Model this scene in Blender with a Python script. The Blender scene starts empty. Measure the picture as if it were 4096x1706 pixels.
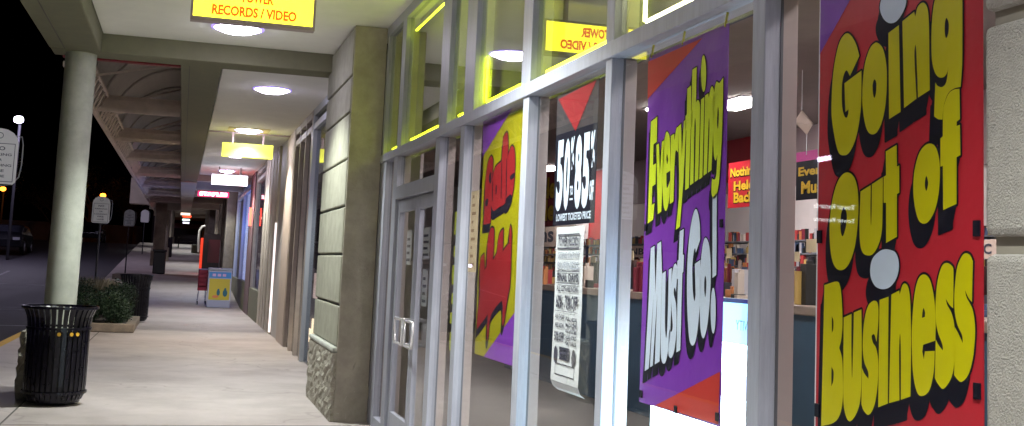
import bpy, math, random
from mathutils import Vector, Matrix
from mathutils.geometry import tessellate_polygon
random.seed(7)
S = bpy.context.scene
# ------------------------------------------------------------------ camera
EYE = 1.55
FPX, YAW, PITCH, ROLL, CY = 4536.32, .278134, .109199, .0424841, 579.475   # fitted lens, in pixels of a 4096 wide frame
_f = Vector((math.sin(YAW)*math.cos(PITCH), math.cos(YAW)*math.cos(PITCH), math.sin(PITCH)))
_r = Vector((math.cos(YAW), -math.sin(YAW), 0)); _u = _r.cross(_f)
CR = _r*math.cos(ROLL)+_u*math.sin(ROLL); CU = _u*math.cos(ROLL)-_r*math.sin(ROLL); CF = _f
cam = bpy.data.cameras.new('camera'); co = bpy.data.objects.new('camera', cam); S.collection.objects.link(co)
co.matrix_world = Matrix(((CR.x, CU.x, -CF.x, 0), (CR.y, CU.y, -CF.y, 0), (CR.z, CU.z, -CF.z, EYE), (0, 0, 0, 1)))
cam.sensor_width = 36; cam.lens = 36*FPX/4096; cam.shift_y = -(853-CY)/4096; cam.clip_start = .05; cam.clip_end = 2000
S.camera = co
# ------------------------------------------------------------------ world, exposure
w = bpy.data.worlds.new('World'); S.world = w; w.use_nodes = True
nt = w.node_tree; sky = nt.nodes.new('ShaderNodeTexSky'); sky.sky_type = 'NISHITA'; sky.sun_disc = False
sky.sun_elevation = math.radians(-6); sky.sun_rotation = math.radians(200)
bg = nt.nodes['Background']; bg.inputs[1].default_value = .05; nt.links.new(sky.outputs[0], bg.inputs[0])
S.view_settings.view_transform = 'Standard'; S.view_settings.look = 'None'; S.view_settings.exposure = .75; S.view_settings.gamma = 1
S.cycles.use_denoising = True; S.cycles.max_bounces = 8; S.cycles.transparent_max_bounces = 24
S.cycles.sample_clamp_indirect = 6; S.cycles.caustics_reflective = False
# ------------------------------------------------------------------ pixel -> point on a real plane
def ray(px, py): return CR*((px-2048)/FPX)+CU*((CY-py)/FPX)+CF
def onx(px, py, x): d = ray(px, py); return Vector((0, 0, EYE))+d*(x/d.x)
def ony(px, py, y): d = ray(px, py); return Vector((0, 0, EYE))+d*(y/d.y)
def onz(px, py, z): d = ray(px, py); return Vector((0, 0, EYE))+d*((z-EYE)/d.z)
# ------------------------------------------------------------------ materials
MATS = {}
def mat(name, col, rough=.6, metal=0, noise=0, scale=8, bump=0, bscale=60, emit=None, estr=0, detail=6, col2=None, stretch=None, spec=None):
    if name in MATS: return MATS[name]
    m = bpy.data.materials.new(name); m.use_nodes = True; n = m.node_tree.nodes; l = m.node_tree.links
    b = n['Principled BSDF']; b.inputs['Base Color'].default_value = (*col, 1); b.inputs['Roughness'].default_value = rough; b.inputs['Metallic'].default_value = metal
    if spec is not None: b.inputs['Specular IOR Level'].default_value = spec
    geo = n.new('ShaderNodeNewGeometry'); mp = n.new('ShaderNodeMapping'); l.new(geo.outputs['Position'], mp.inputs[0])
    if stretch: mp.inputs['Scale'].default_value = stretch
    if noise:
        t = n.new('ShaderNodeTexNoise'); t.inputs['Scale'].default_value = scale; t.inputs['Detail'].default_value = detail; t.inputs['Roughness'].default_value = .65
        l.new(mp.outputs[0], t.inputs['Vector'])
        r = n.new('ShaderNodeValToRGB'); c2 = col2 or tuple(c*(1-noise) for c in col); c1 = tuple(min(1, c*(1+noise*.6)) for c in col)
        r.color_ramp.elements[0].position = .32; r.color_ramp.elements[0].color = (*c2, 1); r.color_ramp.elements[1].position = .68; r.color_ramp.elements[1].color = (*c1, 1)
        l.new(t.outputs[0], r.inputs[0]); l.new(r.outputs[0], b.inputs['Base Color'])
        q = n.new('ShaderNodeMapRange'); q.inputs['To Min'].default_value = max(.05, rough-.12); q.inputs['To Max'].default_value = min(1, rough+.12); l.new(t.outputs[0], q.inputs[0]); l.new(q.outputs[0], b.inputs['Roughness'])
    if bump:
        t2 = n.new('ShaderNodeTexNoise'); t2.inputs['Scale'].default_value = bscale; t2.inputs['Detail'].default_value = 5; l.new(mp.outputs[0], t2.inputs['Vector'])
        bp = n.new('ShaderNodeBump'); bp.inputs['Strength'].default_value = bump; bp.inputs['Distance'].default_value = .02; l.new(t2.outputs[0], bp.inputs['Height']); l.new(bp.outputs[0], b.inputs['Normal'])
    if emit: b.inputs['Emission Color'].default_value = (*emit, 1); b.inputs['Emission Strength'].default_value = estr
    MATS[name] = m; return m
def glass(name, tint=(1, 1, 1), k=.75):
    if name in MATS: return MATS[name]
    m = bpy.data.materials.new(name); m.use_nodes = True; n = m.node_tree.nodes; l = m.node_tree.links; n.clear()
    out = n.new('ShaderNodeOutputMaterial'); mx = n.new('ShaderNodeMixShader'); tr = n.new('ShaderNodeBsdfTransparent'); gl = n.new('ShaderNodeBsdfGlossy')
    tr.inputs[0].default_value = (*tint, 1); gl.inputs['Roughness'].default_value = .015
    g = n.new('ShaderNodeNewGeometry'); dt = n.new('ShaderNodeVectorMath'); dt.operation = 'DOT_PRODUCT'
    l.new(g.outputs['Incoming'], dt.inputs[0]); l.new(g.outputs['Normal'], dt.inputs[1])
    def M(op, a, b=None):
        q = n.new('ShaderNodeMath'); q.operation = op
        for i, v in enumerate((a, b)):
            if v is None: continue
            if isinstance(v, (int, float)): q.inputs[i].default_value = v
            else: l.new(v, q.inputs[i])
        return q.outputs[0]
    c = M('ABSOLUTE', dt.outputs['Value']); f = M('POWER', M('SUBTRACT', 1, c), 5); f = M('MULTIPLY', M('ADD', M('MULTIPLY', f, .96), .04), k)
    l.new(f, mx.inputs[0]); l.new(tr.outputs[0], mx.inputs[1]); l.new(gl.outputs[0], mx.inputs[2]); l.new(mx.outputs[0], out.inputs[0])
    MATS[name] = m; return m
CONC = mat('concrete_floor', (.44, .385, .375), .6, noise=.18, scale=1.3, bump=.25, bscale=90, detail=9)
def add_dirt(m, spot_scale, amount, crack=True):
    n = m.node_tree.nodes; l = m.node_tree.links; b = n['Principled BSDF']; src = b.inputs['Base Color'].links[0].from_socket
    geo = n.new('ShaderNodeNewGeometry'); v = n.new('ShaderNodeTexVoronoi'); v.inputs['Scale'].default_value = spot_scale; l.new(geo.outputs['Position'], v.inputs['Vector'])
    r1 = n.new('ShaderNodeValToRGB'); r1.color_ramp.elements[0].position = .05; r1.color_ramp.elements[0].color = (amount, amount, amount, 1); r1.color_ramp.elements[1].position = .075; r1.color_ramp.elements[1].color = (1, 1, 1, 1); l.new(v.outputs['Distance'], r1.inputs[0])
    t = n.new('ShaderNodeTexNoise'); t.inputs['Scale'].default_value = .55; t.inputs['Detail'].default_value = 8; t.inputs['Roughness'].default_value = .7; l.new(geo.outputs['Position'], t.inputs['Vector'])
    r2 = n.new('ShaderNodeValToRGB'); r2.color_ramp.elements[0].position = .38; r2.color_ramp.elements[0].color = (.84, .82, .81, 1); r2.color_ramp.elements[1].position = .55; r2.color_ramp.elements[1].color = (1, 1, 1, 1); l.new(t.outputs[0], r2.inputs[0])
    last = src
    socks = [r1.outputs[0], r2.outputs[0]]
    if crack:
        w_ = n.new('ShaderNodeTexNoise'); w_.inputs['Scale'].default_value = 1.6; l.new(geo.outputs['Position'], w_.inputs['Vector'])
        mx = n.new('ShaderNodeVectorMath'); mx.operation = 'ADD'; sc_ = n.new('ShaderNodeVectorMath'); sc_.operation = 'SCALE'; sc_.inputs['Scale'].default_value = .9; l.new(w_.outputs['Color'], sc_.inputs[0]); l.new(geo.outputs['Position'], mx.inputs[0]); l.new(sc_.outputs[0], mx.inputs[1])
        c = n.new('ShaderNodeTexVoronoi'); c.feature = 'DISTANCE_TO_EDGE'; c.inputs['Scale'].default_value = .28; l.new(mx.outputs[0], c.inputs['Vector'])
        r3 = n.new('ShaderNodeValToRGB'); r3.color_ramp.elements[0].position = 0; r3.color_ramp.elements[0].color = (.78, .76, .75, 1); r3.color_ramp.elements[1].position = .006; r3.color_ramp.elements[1].color = (1, 1, 1, 1); l.new(c.outputs['Distance'], r3.inputs[0]); socks.append(r3.outputs[0])
    for q in socks:
        m_ = n.new('ShaderNodeMix'); m_.data_type = 'RGBA'; m_.blend_type = 'MULTIPLY'; m_.inputs[0].default_value = 1; l.new(last, m_.inputs[6]); l.new(q, m_.inputs[7]); last = m_.outputs[2]
    l.new(last, b.inputs['Base Color'])
add_dirt(CONC, 1.9, .72)
ASPH = mat('asphalt', (.022, .020, .027), .75, noise=.35, scale=5, bump=.5, bscale=50)
CEIL = mat('ceiling_plaster', (.80, .80, .77), .8, noise=.05, scale=3, bump=.15, bscale=200)
STUC = mat('stucco_olive', (.165, .16, .108), .85, noise=.12, scale=6, bump=.3, bscale=140)
STUCP = mat('stucco_pilaster', (.30, .295, .235), .85, noise=.20, scale=6, bump=.3, bscale=150)
STUCG = mat('stucco_grey', (.36, .335, .31), .9, noise=.10, scale=30, bump=.7, bscale=190)
ROCK = mat('rock_face', (.38, .355, .30), .9, noise=.22, scale=16, bump=.6, bscale=70)
COLM = mat('column_plaster', (.42, .43, .39), .75, noise=.18, scale=5, bump=.15, bscale=100)
ALU = mat('aluminium_frame', (.35, .365, .44), .42, .1, noise=.16, scale=9, stretch=(3, 3, .35), bump=.06, bscale=40)
ALUI = mat('inner_frame_mauve', (.34, .285, .28), .5, noise=.06, scale=5)
ALUD = mat('aluminium_groove', (.06, .06, .07), .5)
DARKM = mat('black_metal', (.005, .004, .011), .3, 0, noise=.3, scale=20, spec=.35)
GLASS = glass('window_glass')
GLASSD = glass('far_glass', (.8, .82, .85), .38)
RED = mat('red_fascia', (.22, .012, .02), .6)
YEL = mat('curb_yellow', (.62, .38, .04), .7, noise=.3, scale=9)
# ------------------------------------------------------------------ mesh builder and object helpers
class MB:
    def __init__(s): s.v = []; s.f = []
    def add(s, vs, fs):
        o = len(s.v); s.v += [tuple(v) for v in vs]; s.f += [tuple(i+o for i in f) for f in fs]; return s
    def box(s, x0, x1, y0, y1, z0, z1):
        return s.add([(x0,y0,z0),(x1,y0,z0),(x1,y1,z0),(x0,y1,z0),(x0,y0,z1),(x1,y0,z1),(x1,y1,z1),(x0,y1,z1)], [(0,3,2,1),(4,5,6,7),(0,1,5,4),(1,2,6,5),(2,3,7,6),(3,0,4,7)])
    def quad(s, a, b, c, d): return s.add([a, b, c, d], [(0, 1, 2, 3)])
    def tube(s, pts, r, n=8, cap=True):
        pts = [Vector(p) for p in pts]; rs = r if isinstance(r, (list, tuple)) else [r]*len(pts); vs = []; fs = []
        up = None
        for i, p in enumerate(pts):
            d = ((pts[min(i+1, len(pts)-1)]-pts[max(i-1, 0)])).normalized()
            a = up if up is not None and abs(up.dot(d)) < .95 else (Vector((0, 0, 1)) if abs(d.z) < .9 else Vector((1, 0, 0)))
            e = d.cross(a).normalized(); g = e.cross(d).normalized(); up = g
            for k in range(n):
                t = 2*math.pi*k/n; vs.append(p+(e*math.cos(t)+g*math.sin(t))*rs[i])
        for i in range(len(pts)-1):
            for k in range(n): fs.append((i*n+k, i*n+(k+1) % n, (i+1)*n+(k+1) % n, (i+1)*n+k))
        if cap: fs.append(tuple(range(n-1, -1, -1))); fs.append(tuple(range((len(pts)-1)*n, len(pts)*n)))
        return s.add(vs, fs)
    def lathe(s, prof, c=(0, 0, 0), n=32):
        vs = []; fs = []
        for r, z in prof:
            for k in range(n): t = 2*math.pi*k/n; vs.append((c[0]+r*math.cos(t), c[1]+r*math.sin(t), c[2]+z))
        for i in range(len(prof)-1):
            for k in range(n): fs.append((i*n+k, i*n+(k+1) % n, (i+1)*n+(k+1) % n, (i+1)*n+k))
        return s.add(vs, fs)
    def bar(s, a, b, w, h=None):
        a = Vector(a); b = Vector(b); h = h or w; d = (b-a).normalized(); u = Vector((0, 0, 1)) if abs(d.z) < .9 else Vector((1, 0, 0))
        e = d.cross(u).normalized()*w/2; g = e.cross(d).normalized()*h/2
        return s.add([a-e-g, a+e-g, a+e+g, a-e+g, b-e-g, b+e-g, b+e+g, b-e+g], [(0,3,2,1),(4,5,6,7),(0,1,5,4),(1,2,6,5),(2,3,7,6),(3,0,4,7)])
    def build(s, name, m, parent=None, bevel=0, smooth=False, loc=None):
        me = bpy.data.meshes.new(name)
        vs = s.v
        if loc is not None: vs = [(v[0]-loc[0], v[1]-loc[1], v[2]-loc[2]) for v in vs]
        me.from_pydata(vs, [], s.f); me.update(); me.materials.append(m)
        o = bpy.data.objects.new(name, me); S.collection.objects.link(o)
        if loc is not None: o.location = loc
        if parent:
            o.parent = parent
            wl = Vector((0, 0, 0)); q = parent
            while q: wl += q.location; q = q.parent
            o.location = Vector(loc or (0, 0, 0))-wl
        if smooth:
            for p in me.polygons: p.use_smooth = True
        if bevel:
            b = o.modifiers.new('bevel', 'BEVEL'); b.width = bevel; b.segments = 2; b.limit_method = 'ANGLE'
        return o
def tag(o, label=None, cat=None, group=None, kind=None):
    if label: o['label'] = label
    if cat: o['category'] = cat
    if group: o['group'] = group
    if kind: o['kind'] = kind
    return o
def thing(name, label, cat, loc=(0, 0, 0), group=None):
    o = bpy.data.objects.new(name, None); o.empty_display_size = .1; S.collection.objects.link(o); o.location = loc
    return tag(o, label, cat, group)
def copy_tree(o, parent=None):
    c = o.copy(); S.collection.objects.link(c); c.parent = parent
    for ch in list(o.children): copy_tree(ch, c)
    return c
def box(*a): return MB().box(*a)
def spot(name, loc, energy, col, size, blend=.35, rad=.15, parent=None, rot=None):
    l = bpy.data.lights.new(name, 'SPOT'); l.energy = energy; l.color = col; l.spot_size = math.radians(size); l.spot_blend = blend; l.shadow_soft_size = rad
    o = bpy.data.objects.new(name, l); S.collection.objects.link(o); o.location = loc
    if rot: o.rotation_euler = rot
    if parent: o.parent = parent
    return o
def point(name, loc, energy, col, rad=.2, parent=None):
    l = bpy.data.lights.new(name, 'POINT'); l.energy = energy; l.color = col; l.shadow_soft_size = rad
    o = bpy.data.objects.new(name, l); S.collection.objects.link(o); o.location = loc
    if parent: o.parent = parent
    return o
# ------------------------------------------------------------------ flat artwork helpers (posters and signs are flat sheets)
def smooth(pts, flags=None, n=5):
    """closed Catmull-Rom through traced points; points with a third entry are corners"""
    P = [Vector((p[0], p[1])) for p in pts]; C = [len(p) > 2 for p in pts]; out = []; N = len(P)
    for i in range(N):
        a, b = P[i], P[(i+1) % N]; out.append(a.copy())
        if C[i] and C[(i+1) % N]: continue
        ta = Vector((0, 0)) if C[i] else (b-P[i-1])*.5; tb = Vector((0, 0)) if C[(i+1) % N] else (P[(i+2) % N]-a)*.5
        if C[i]: ta = (b-a)*.9
        if C[(i+1) % N]: tb = (b-a)*.9
        L = (b-a).length
        for t, src in ((ta, 0), (tb, 1)):
            if t.length > 1.6*L: t *= 1.6*L/t.length
        for k in range(1, n):
            s = k/n; h1 = 2*s**3-3*s**2+1; h2 = s**3-2*s**2+s; h3 = -2*s**3+3*s**2; h4 = s**3-s**2
            out.append(a*h1+ta*h2+b*h3+tb*h4)
    return out
class Art:
    """a plane of artwork: 2-D (s,t) -> world; s runs to the reader's right, t up, layers rise towards the reader"""
    def __init__(s, O, U, V): s.O = Vector(O); s.U = Vector(U).normalized(); s.V = Vector(V).normalized(); s.N = s.U.cross(s.V)
    def w(s, p, z): return s.O+s.U*p[0]+s.V*p[1]+s.N*z
    def poly(s, mb, cont, z):
        cs = [[Vector((p[0], p[1], 0)) for p in c] for c in cont]; tris = tessellate_polygon(cs); flat = [p for c in cs for p in c]
        def ar(t): a, b, c = (flat[i] for i in t); return (b-a).cross(c-a).z
        mb.add([s.w(p, z) for p in flat], [tuple(t) if ar(t) > 0 else tuple(reversed(t)) for t in tris])
    def rect(s, mb, x0, x1, y0, y1, z): mb.add([s.w(p, z) for p in ((x0,y0),(x1,y0),(x1,y1),(x0,y1))], [(0,1,2,3)])
    def stroke(s, mb, c, wd, z, disp=None):
        n = len(c); k = 0
        def face(ps):
            nonlocal k
            k += 1; zz = z+(k % 40)*2e-6
            a = (ps[1]-ps[0]).cross(ps[2]-ps[0])
            if a < 0: ps = ps[::-1]
            mb.add([s.w(p, zz) for p in ps], [tuple(range(len(ps)))])
        for i in range(n):
            a, b = Vector(c[i][:2]), Vector(c[(i+1) % n][:2]); d = b-a
            if d.length < 1e-6: continue
            m = Vector((-d.y, d.x)).normalized()*wd
            face([a-m, b-m, b+m, a+m]); face([a+Vector((math.cos(t), math.sin(t)))*wd for t in [j*math.pi/4 for j in range(8)]])
            if disp: face([a, b, b+disp, a+disp])
def text_mesh(txt, bold=0.0):
    cu = bpy.data.curves.new('t', 'FONT'); cu.body = txt; cu.offset = bold; cu.resolution_u = 3
    o = bpy.data.objects.new('t', cu); me = o.to_mesh(); vs = [(v.co.x, v.co.y) for v in me.vertices]; fs = [tuple(p.vertices) for p in me.polygons]
    o.to_mesh_clear(); bpy.data.objects.remove(o); bpy.data.curves.remove(cu); return vs, fs
def text(art, mb, txt, x0, x1, y0, y1, z, bold=0.0, slant=0):
    vs, fs = text_mesh(txt, bold)
    if not vs: return
    a = min(v[0] for v in vs); b = max(v[0] for v in vs); c = min(v[1] for v in vs); d = max(v[1] for v in vs)
    if 'Q' not in txt and not any(ch in txt for ch in 'gjpqy,'): pass
    mb.add([art.w((x0+(v[0]-a)/(b-a)*(x1-x0)+slant*(v[1]-c)/(d-c), y0+(v[1]-c)/(d-c)*(y1-y0)), z) for v in vs], fs)
# ------------------------------------------------------------------ ground
def g(y): return 0 if y < 36 else min(.05*(y-36), 2.3)
YS = [-12, 0, 6, 12, 18, 24, 30, 36, 40, 46, 52, 58, 64, 70, 76, 82, 140]
def strip(x0, x1, dz, ys, sides=True, depth=.3):
    m = MB()
    for a, b in zip(ys, ys[1:]):
        za, zb = g(a)+dz, g(b)+dz
        m.quad((x0, a, za), (x1, a, za), (x1, b, zb), (x0, b, zb))
        if sides:
            m.quad((x0, b, zb), (x0, b, zb-depth), (x0, a, za-depth), (x0, a, za)); m.quad((x1, a, za), (x1, a, za-depth), (x1, b, zb-depth), (x1, b, zb))
    return m
tag(strip(-400, 12, -.14, [-200]+YS+[900], False).build('parking_lot', ASPH), kind='structure')
tag(strip(-2.62, 1.95, 0, YS).build('sidewalk', CONC), kind='structure')
tag(strip(-2.78, -2.624, -.004, [-12, 0, 12, 24, 27]).build('curb', YEL), kind='structure')
tag(strip(-2.78, -2.624, -.004, [27.0]+YS[7:]).build('far_curb', CONC), kind='structure')
jm = MB(); jm.box(-1.435, -1.42, -12, 35.9, 0, .004)
for y in (7.9, 11.0): jm.box(-2.6, 1.8, y, y+.008, 0, .003)
JM = mat('joint_dark', (.10, .09, .085), .9)
tag(jm.build('sidewalk_joint', JM), kind='structure')
# painted parking markings, far off in the lot
PAINT = mat('faded_paint', (.28, .27, .30), .8, noise=.5, scale=4)
pm = MB()
for (y, x0, x1) in ((34, -14, -3.2), (44, -16, -3.6), (27, -9, -3.1)):
    z = g(y)-.136
    pm.quad((x0, y, z), (x1, y, z), (x1, y+.14, z+.004), (x0, y+.14, z+.004))
for k in range(7):
    x = -4.2-k*2.6; pm.quad((x, 46, g(46)-.134), (x+.12, 46, g(46)-.134), (x+.12, 50.8, g(50.8)-.134), (x, 50.8, g(50.8)-.134))
tag(pm.build('parking_marking', PAINT), kind='structure')
# ------------------------------------------------------------------ arcade canopy
ZC, ZB, A = 3.93, 3.72, 1.856
can = thing('arcade_canopy', 'olive stucco arcade roof with white soffit panels and cross beams over the walkway', 'canopy', (-1.25, 13.2, ZB))
box(-.99, 1.99, -6, 13.03, ZC, ZC+.2).build('ceiling_panel', CEIL, can)
box(.34, 1.99, 13.48, 34.6, ZC, ZC+.2).build('ceiling_panel', CEIL, can)
b = MB().box(-1.53, -1.0, -6, 13.03, ZB, 4.6); b.build('outer_beam', STUC, can, .015)
MB().box(-1.52, 1.855, 13.04, 13.47, ZB, 4.6).build('cross_beam', STUC, can, .01)
MB().box(-.16, .30, 13.475, 34.8, ZB+.003, 5.3).build('inner_beam', STUC, can, .01)
MB().box(-1.372, -1.362, -6, 13.0, ZB-.003, ZB+.01).build('beam_joint', JM, can)
MB().box(-.066, -.056, 13.5, 34.7, ZB-.001, ZB+.02).build('beam_joint', JM, can)
MB().box(-1.5, -.165, 14.1, 14.2, ony(722, 268, 14.1).z, 4.5).build('red_fascia', RED, can)
# awning over the kerb side: quarter vault on trusses
AWN = mat('awning_sheet', (.34, .305, .28), .7, noise=.12, scale=3); TRS = mat('truss_paint', (.66, .55, .50), .6, noise=.15, scale=6)
aw = thing('vaulted_awning', 'quarter-round ribbed awning on white trusses along the outer edge of the arcade', 'awning', (-1.45, 24, ZB))
X0, X1, AH = -1.45, -.17, 1.25
def arc(t, dx=0): return (X1-(X1-X0-dx)*math.cos(t), 3.74+(AH-dx)*math.sin(t))
sh = MB(); N = 14
yy = [14.0, 57.8]
for i in range(N):
    a0, a1 = arc(i/N*math.pi/2), arc((i+1)/N*math.pi/2)
    sh.quad((a0[0], yy[0], a0[1]), (a0[0], yy[1], a0[1]), (a1[0], yy[1], a1[1]), (a1[0], yy[0], a1[1]))
sh.build('awning_sheet', AWN, aw, smooth=True); MB().box(X0, X1, 57.81, 57.9, 3.7, 5.0).build('end_panel', AWN, aw)
TY = [18.6, 23.4, 28.2, 33.6, 39, 44.5, 50]
for k in range(18):
    y = 14.4+k*2.4
    MB().tube([(arc(i/10*math.pi/2, .03)[0], y, arc(i/10*math.pi/2, .03)[1]) for i in range(11)], .022, 6).build('rib', AWN, aw)
for y in TY:
    t = MB().box(X0, X1, y-.03, y+.03, 3.72, 3.78).box(X0+.1, X1, y+.30, y+.36, 3.95, 4.02).box(X0+.1, X1, y+.14, y+.2, 3.80, 3.93)
    t.bar((X0, y+.1, 3.75), (X1, y+1.6, 4.4), .03); t.build('truss', TRS, aw)
for y in [14.3]+TY[:-1]:
    MB().bar((X0+.05, y+1.2, 3.78), (X1, y+2.6, 4.3), .03).build('brace', TRS, aw)
fr = MB().box(X0-.03, X0+.03, 14, 57.8, 3.68, 3.74).box(X0+.14, X0+.18, 14, 57.8, 3.98, 4.02)
for k in range(88):
    y = 14.1+k*.49; fr.bar((X0+.02, y, 3.72), (X0+.16, y+.245, 4.0), .018); fr.bar((X0+.16, y+.245, 4.0), (X0+.02, y+.49, 3.72), .018)
fr.build('edge_truss', TRS, aw)
# farther arcade bays beyond the first awning
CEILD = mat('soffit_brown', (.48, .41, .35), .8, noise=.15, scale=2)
fc = thing('far_arcade_canopy', 'brown beamed arcade roof beyond the lit sign with white letters on red', 'canopy', (0, 45, 4))
for y in (35.2, 39.5, 44.5, 50, 56): MB().box(.305, 3, y, y+.5, 3.78, 4.2).build('cross_beam', CEILD, fc)
MB().box(-.165, .3, 34.9, 58, 3.70, 5.2).build('inner_beam', CEILD, fc)
MB().box(-.14, 3, 34.81, 58, 4.21, 4.4).build('ceiling_panel', CEILD, fc)
MB().box(-2.6, 3, 58.2, 59.4, 3.95, 5.2).build('cross_beam', CEILD, fc)
fc2 = thing('end_arcade_canopy', 'dim arcade roof at the far uphill end of the walkway', 'canopy', (0, 90, 5))
MB().box(-2.4, 3, 59.5, 118, 5.0, 5.3).build('ceiling_panel', CEILD, fc2)
for y in (70, 84, 98): MB().box(-2.4, 3, y, y+.6, 4.7, 5.05).build('cross_beam', CEILD, fc2)
# ------------------------------------------------------------------ column on its stone pedestal
cx, cy = -1.22, 13.27
co_ = thing('round_column', 'round pale plaster column on a rough stone base behind the black litter bin', 'column', (cx, cy, 0))
MB().lathe([(.165, .70), (.165, 3.72)], (cx, cy, 0), 48).build('shaft', COLM, co_, smooth=True)
def rough_block(x0, x1, y0, y1, z0, z1, amp, n=9, seed=1, top=True):
    """rock-faced block: displaced grid faces"""
    r = random.Random(seed); m = MB(); disp = {}
    def P(x, y, z):
        key = (round(x, 4), round(y, 4), round(z, 4))
        if key not in disp: disp[key] = (r.uniform(-amp, amp), r.uniform(-amp, amp), r.uniform(-amp, amp)*.3)
        d = disp[key]; k = 0 if z <= z0+1e-4 or z >= z1-1e-4 else 1
        return (x+d[0]*(k if x in (x0, x1) else 0), y+d[1]*(k if y in (y0, y1) else 0), z+d[2]*k)
    def grid(f, nu, nv):
        for i in range(nu):
            for j in range(nv): m.quad(P(*f(i/nu, j/nv)), P(*f((i+1)/nu, j/nv)), P(*f((i+1)/nu, (j+1)/nv)), P(*f(i/nu, (j+1)/nv)))
    L = lambda a, b, t: a if t == 0 else b if t == 1 else a+(b-a)*t
    nz = n
    grid(lambda u, v: (L(x0, x1, u), y0, L(z0, z1, v)), n, nz); grid(lambda u, v: (L(x1, x0, u), y1, L(z0, z1, v)), n, nz)
    grid(lambda u, v: (x0, L(y1, y0, u), L(z0, z1, v)), n*2, nz); grid(lambda u, v: (x1, L(y0, y1, u), L(z0, z1, v)), n*2, nz)
    grid(lambda u, v: (L(x0, x1, u), L(y0, y1, v), z1), 1, 1)
    return m
rough_block(cx-.32, cx+.26, cy-.40, cy+.40, 0, .69, .028, 11, 3).build('pedestal', ROCK, co_)
MB().box(cx-.28, cx+.22, cy-.35, cy+.35, .69, .72).build('ledge', COLM, co_, .01)
# ------------------------------------------------------------------ stone pilaster between the two shops
pi_ = thing('stucco_pilaster', 'grooved green-grey stucco pilaster on a rough stone base beside the glass doors', 'pilaster', (1.7, 12.4, 0))
yp0, yp1 = 11.29, 13.33
zj = [.72]+[ony(x, y, yp0).z for x, y in ((1384, 1222), (1396, 1019), (1410, 826), (1422, 638), (1437, 450))]+[3.42, 3.93]
for i in range(7):
    MB().box(1.52, 1.855, yp0+.004, yp1-.004, zj[i]+(.012 if i else 0), zj[i+1]-.012).build('stucco_course', STUCP, pi_, .012)
MB().box(1.545, 1.855, yp0+.02, yp1-.02, .72, 3.92).build('groove_core', mat('groove_shadow', (.10, .10, .09), .9), pi_)
rough_block(1.49, 1.85, yp0-.02, yp1+.03, 0, .66, .013, 16, 5).build('stone_base', ROCK, pi_)
MB().box(1.478, 1.856, yp0-.01, yp1+.03, .661, .715).build('ledge', COLM, pi_, .02)
# the smooth reveal plate that covers the side towards the doors
MB().box(1.53, 1.853, yp0-.03, yp0+.003, 0, 3.925).build('side_plate', mat('reveal_brown', (.36, .33, .275), .85, noise=.22, scale=5, bump=.2), pi_)
# grey stucco pier at the right edge
pr = thing('stucco_pier', 'grey roughcast pier with deep horizontal grooves right of the going out of business poster', 'pier', (2, 1.6, 0))
for z0, z1 in ((0, .54), (.575, 1.09), (1.125, 1.632), (1.672, 2.172), (2.207, 2.7), (2.73, 3.92)):
    MB().box(1.80, 2.05, .2, 2.252, z0, z1).build('stucco_course', STUCG, pr, .018)
MB().box(1.822, 2.04, .2, 2.235, 0, 3.92).build('groove_core', mat('groove_brown', (.26, .23, .19), .9), pr)
# ------------------------------------------------------------------ storefront of the record shop
sf = thing('record_shop_front', 'long aluminium and glass shopfront with yellow neon above and sale posters in its windows', 'shopfront', (A, 6.6, 0))
G0, G1 = 1.856, 1.98      # frame depth
def frame(y0, y1, z0, z1, name='mullion', x0=G0, x1=G1):
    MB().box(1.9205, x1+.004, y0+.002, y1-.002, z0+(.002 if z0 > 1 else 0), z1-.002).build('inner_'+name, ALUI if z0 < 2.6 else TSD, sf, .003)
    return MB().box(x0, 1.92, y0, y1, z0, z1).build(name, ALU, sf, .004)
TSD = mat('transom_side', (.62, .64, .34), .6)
ZR0, ZR1 = 2.546, 2.622
frame(2.2, 11.26, ZR0, ZR1, 'rail', G0-.012, G1)
frame(2.2, 11.26, ZC-.10, ZC, 'head_rail')
lower = [(10.93, 11.24), (10.32, 10.50), (8.53, 8.68), (7.73, 7.85), (6.19, 6.30), (4.87, 4.95), (3.42, 3.51), (2.15, 2.24)]
upper = [(11.16, 11.24), (10.22, 10.40), (8.34, 8.62), (7.52, 7.80), (6.18, 6.36), (4.86, 4.96), (3.42, 3.51), (2.15, 2.24)]
for a, b in lower: frame(a, b, 0, ZR0)
for a, b in upper: frame(a, b, ZR1, ZC-.10)
for a, b in lower: MB().box(1.915, 1.925, a-.003, b+.003, .1, ZR0-.003).build('glazing_gasket', ALUD, sf)
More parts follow.
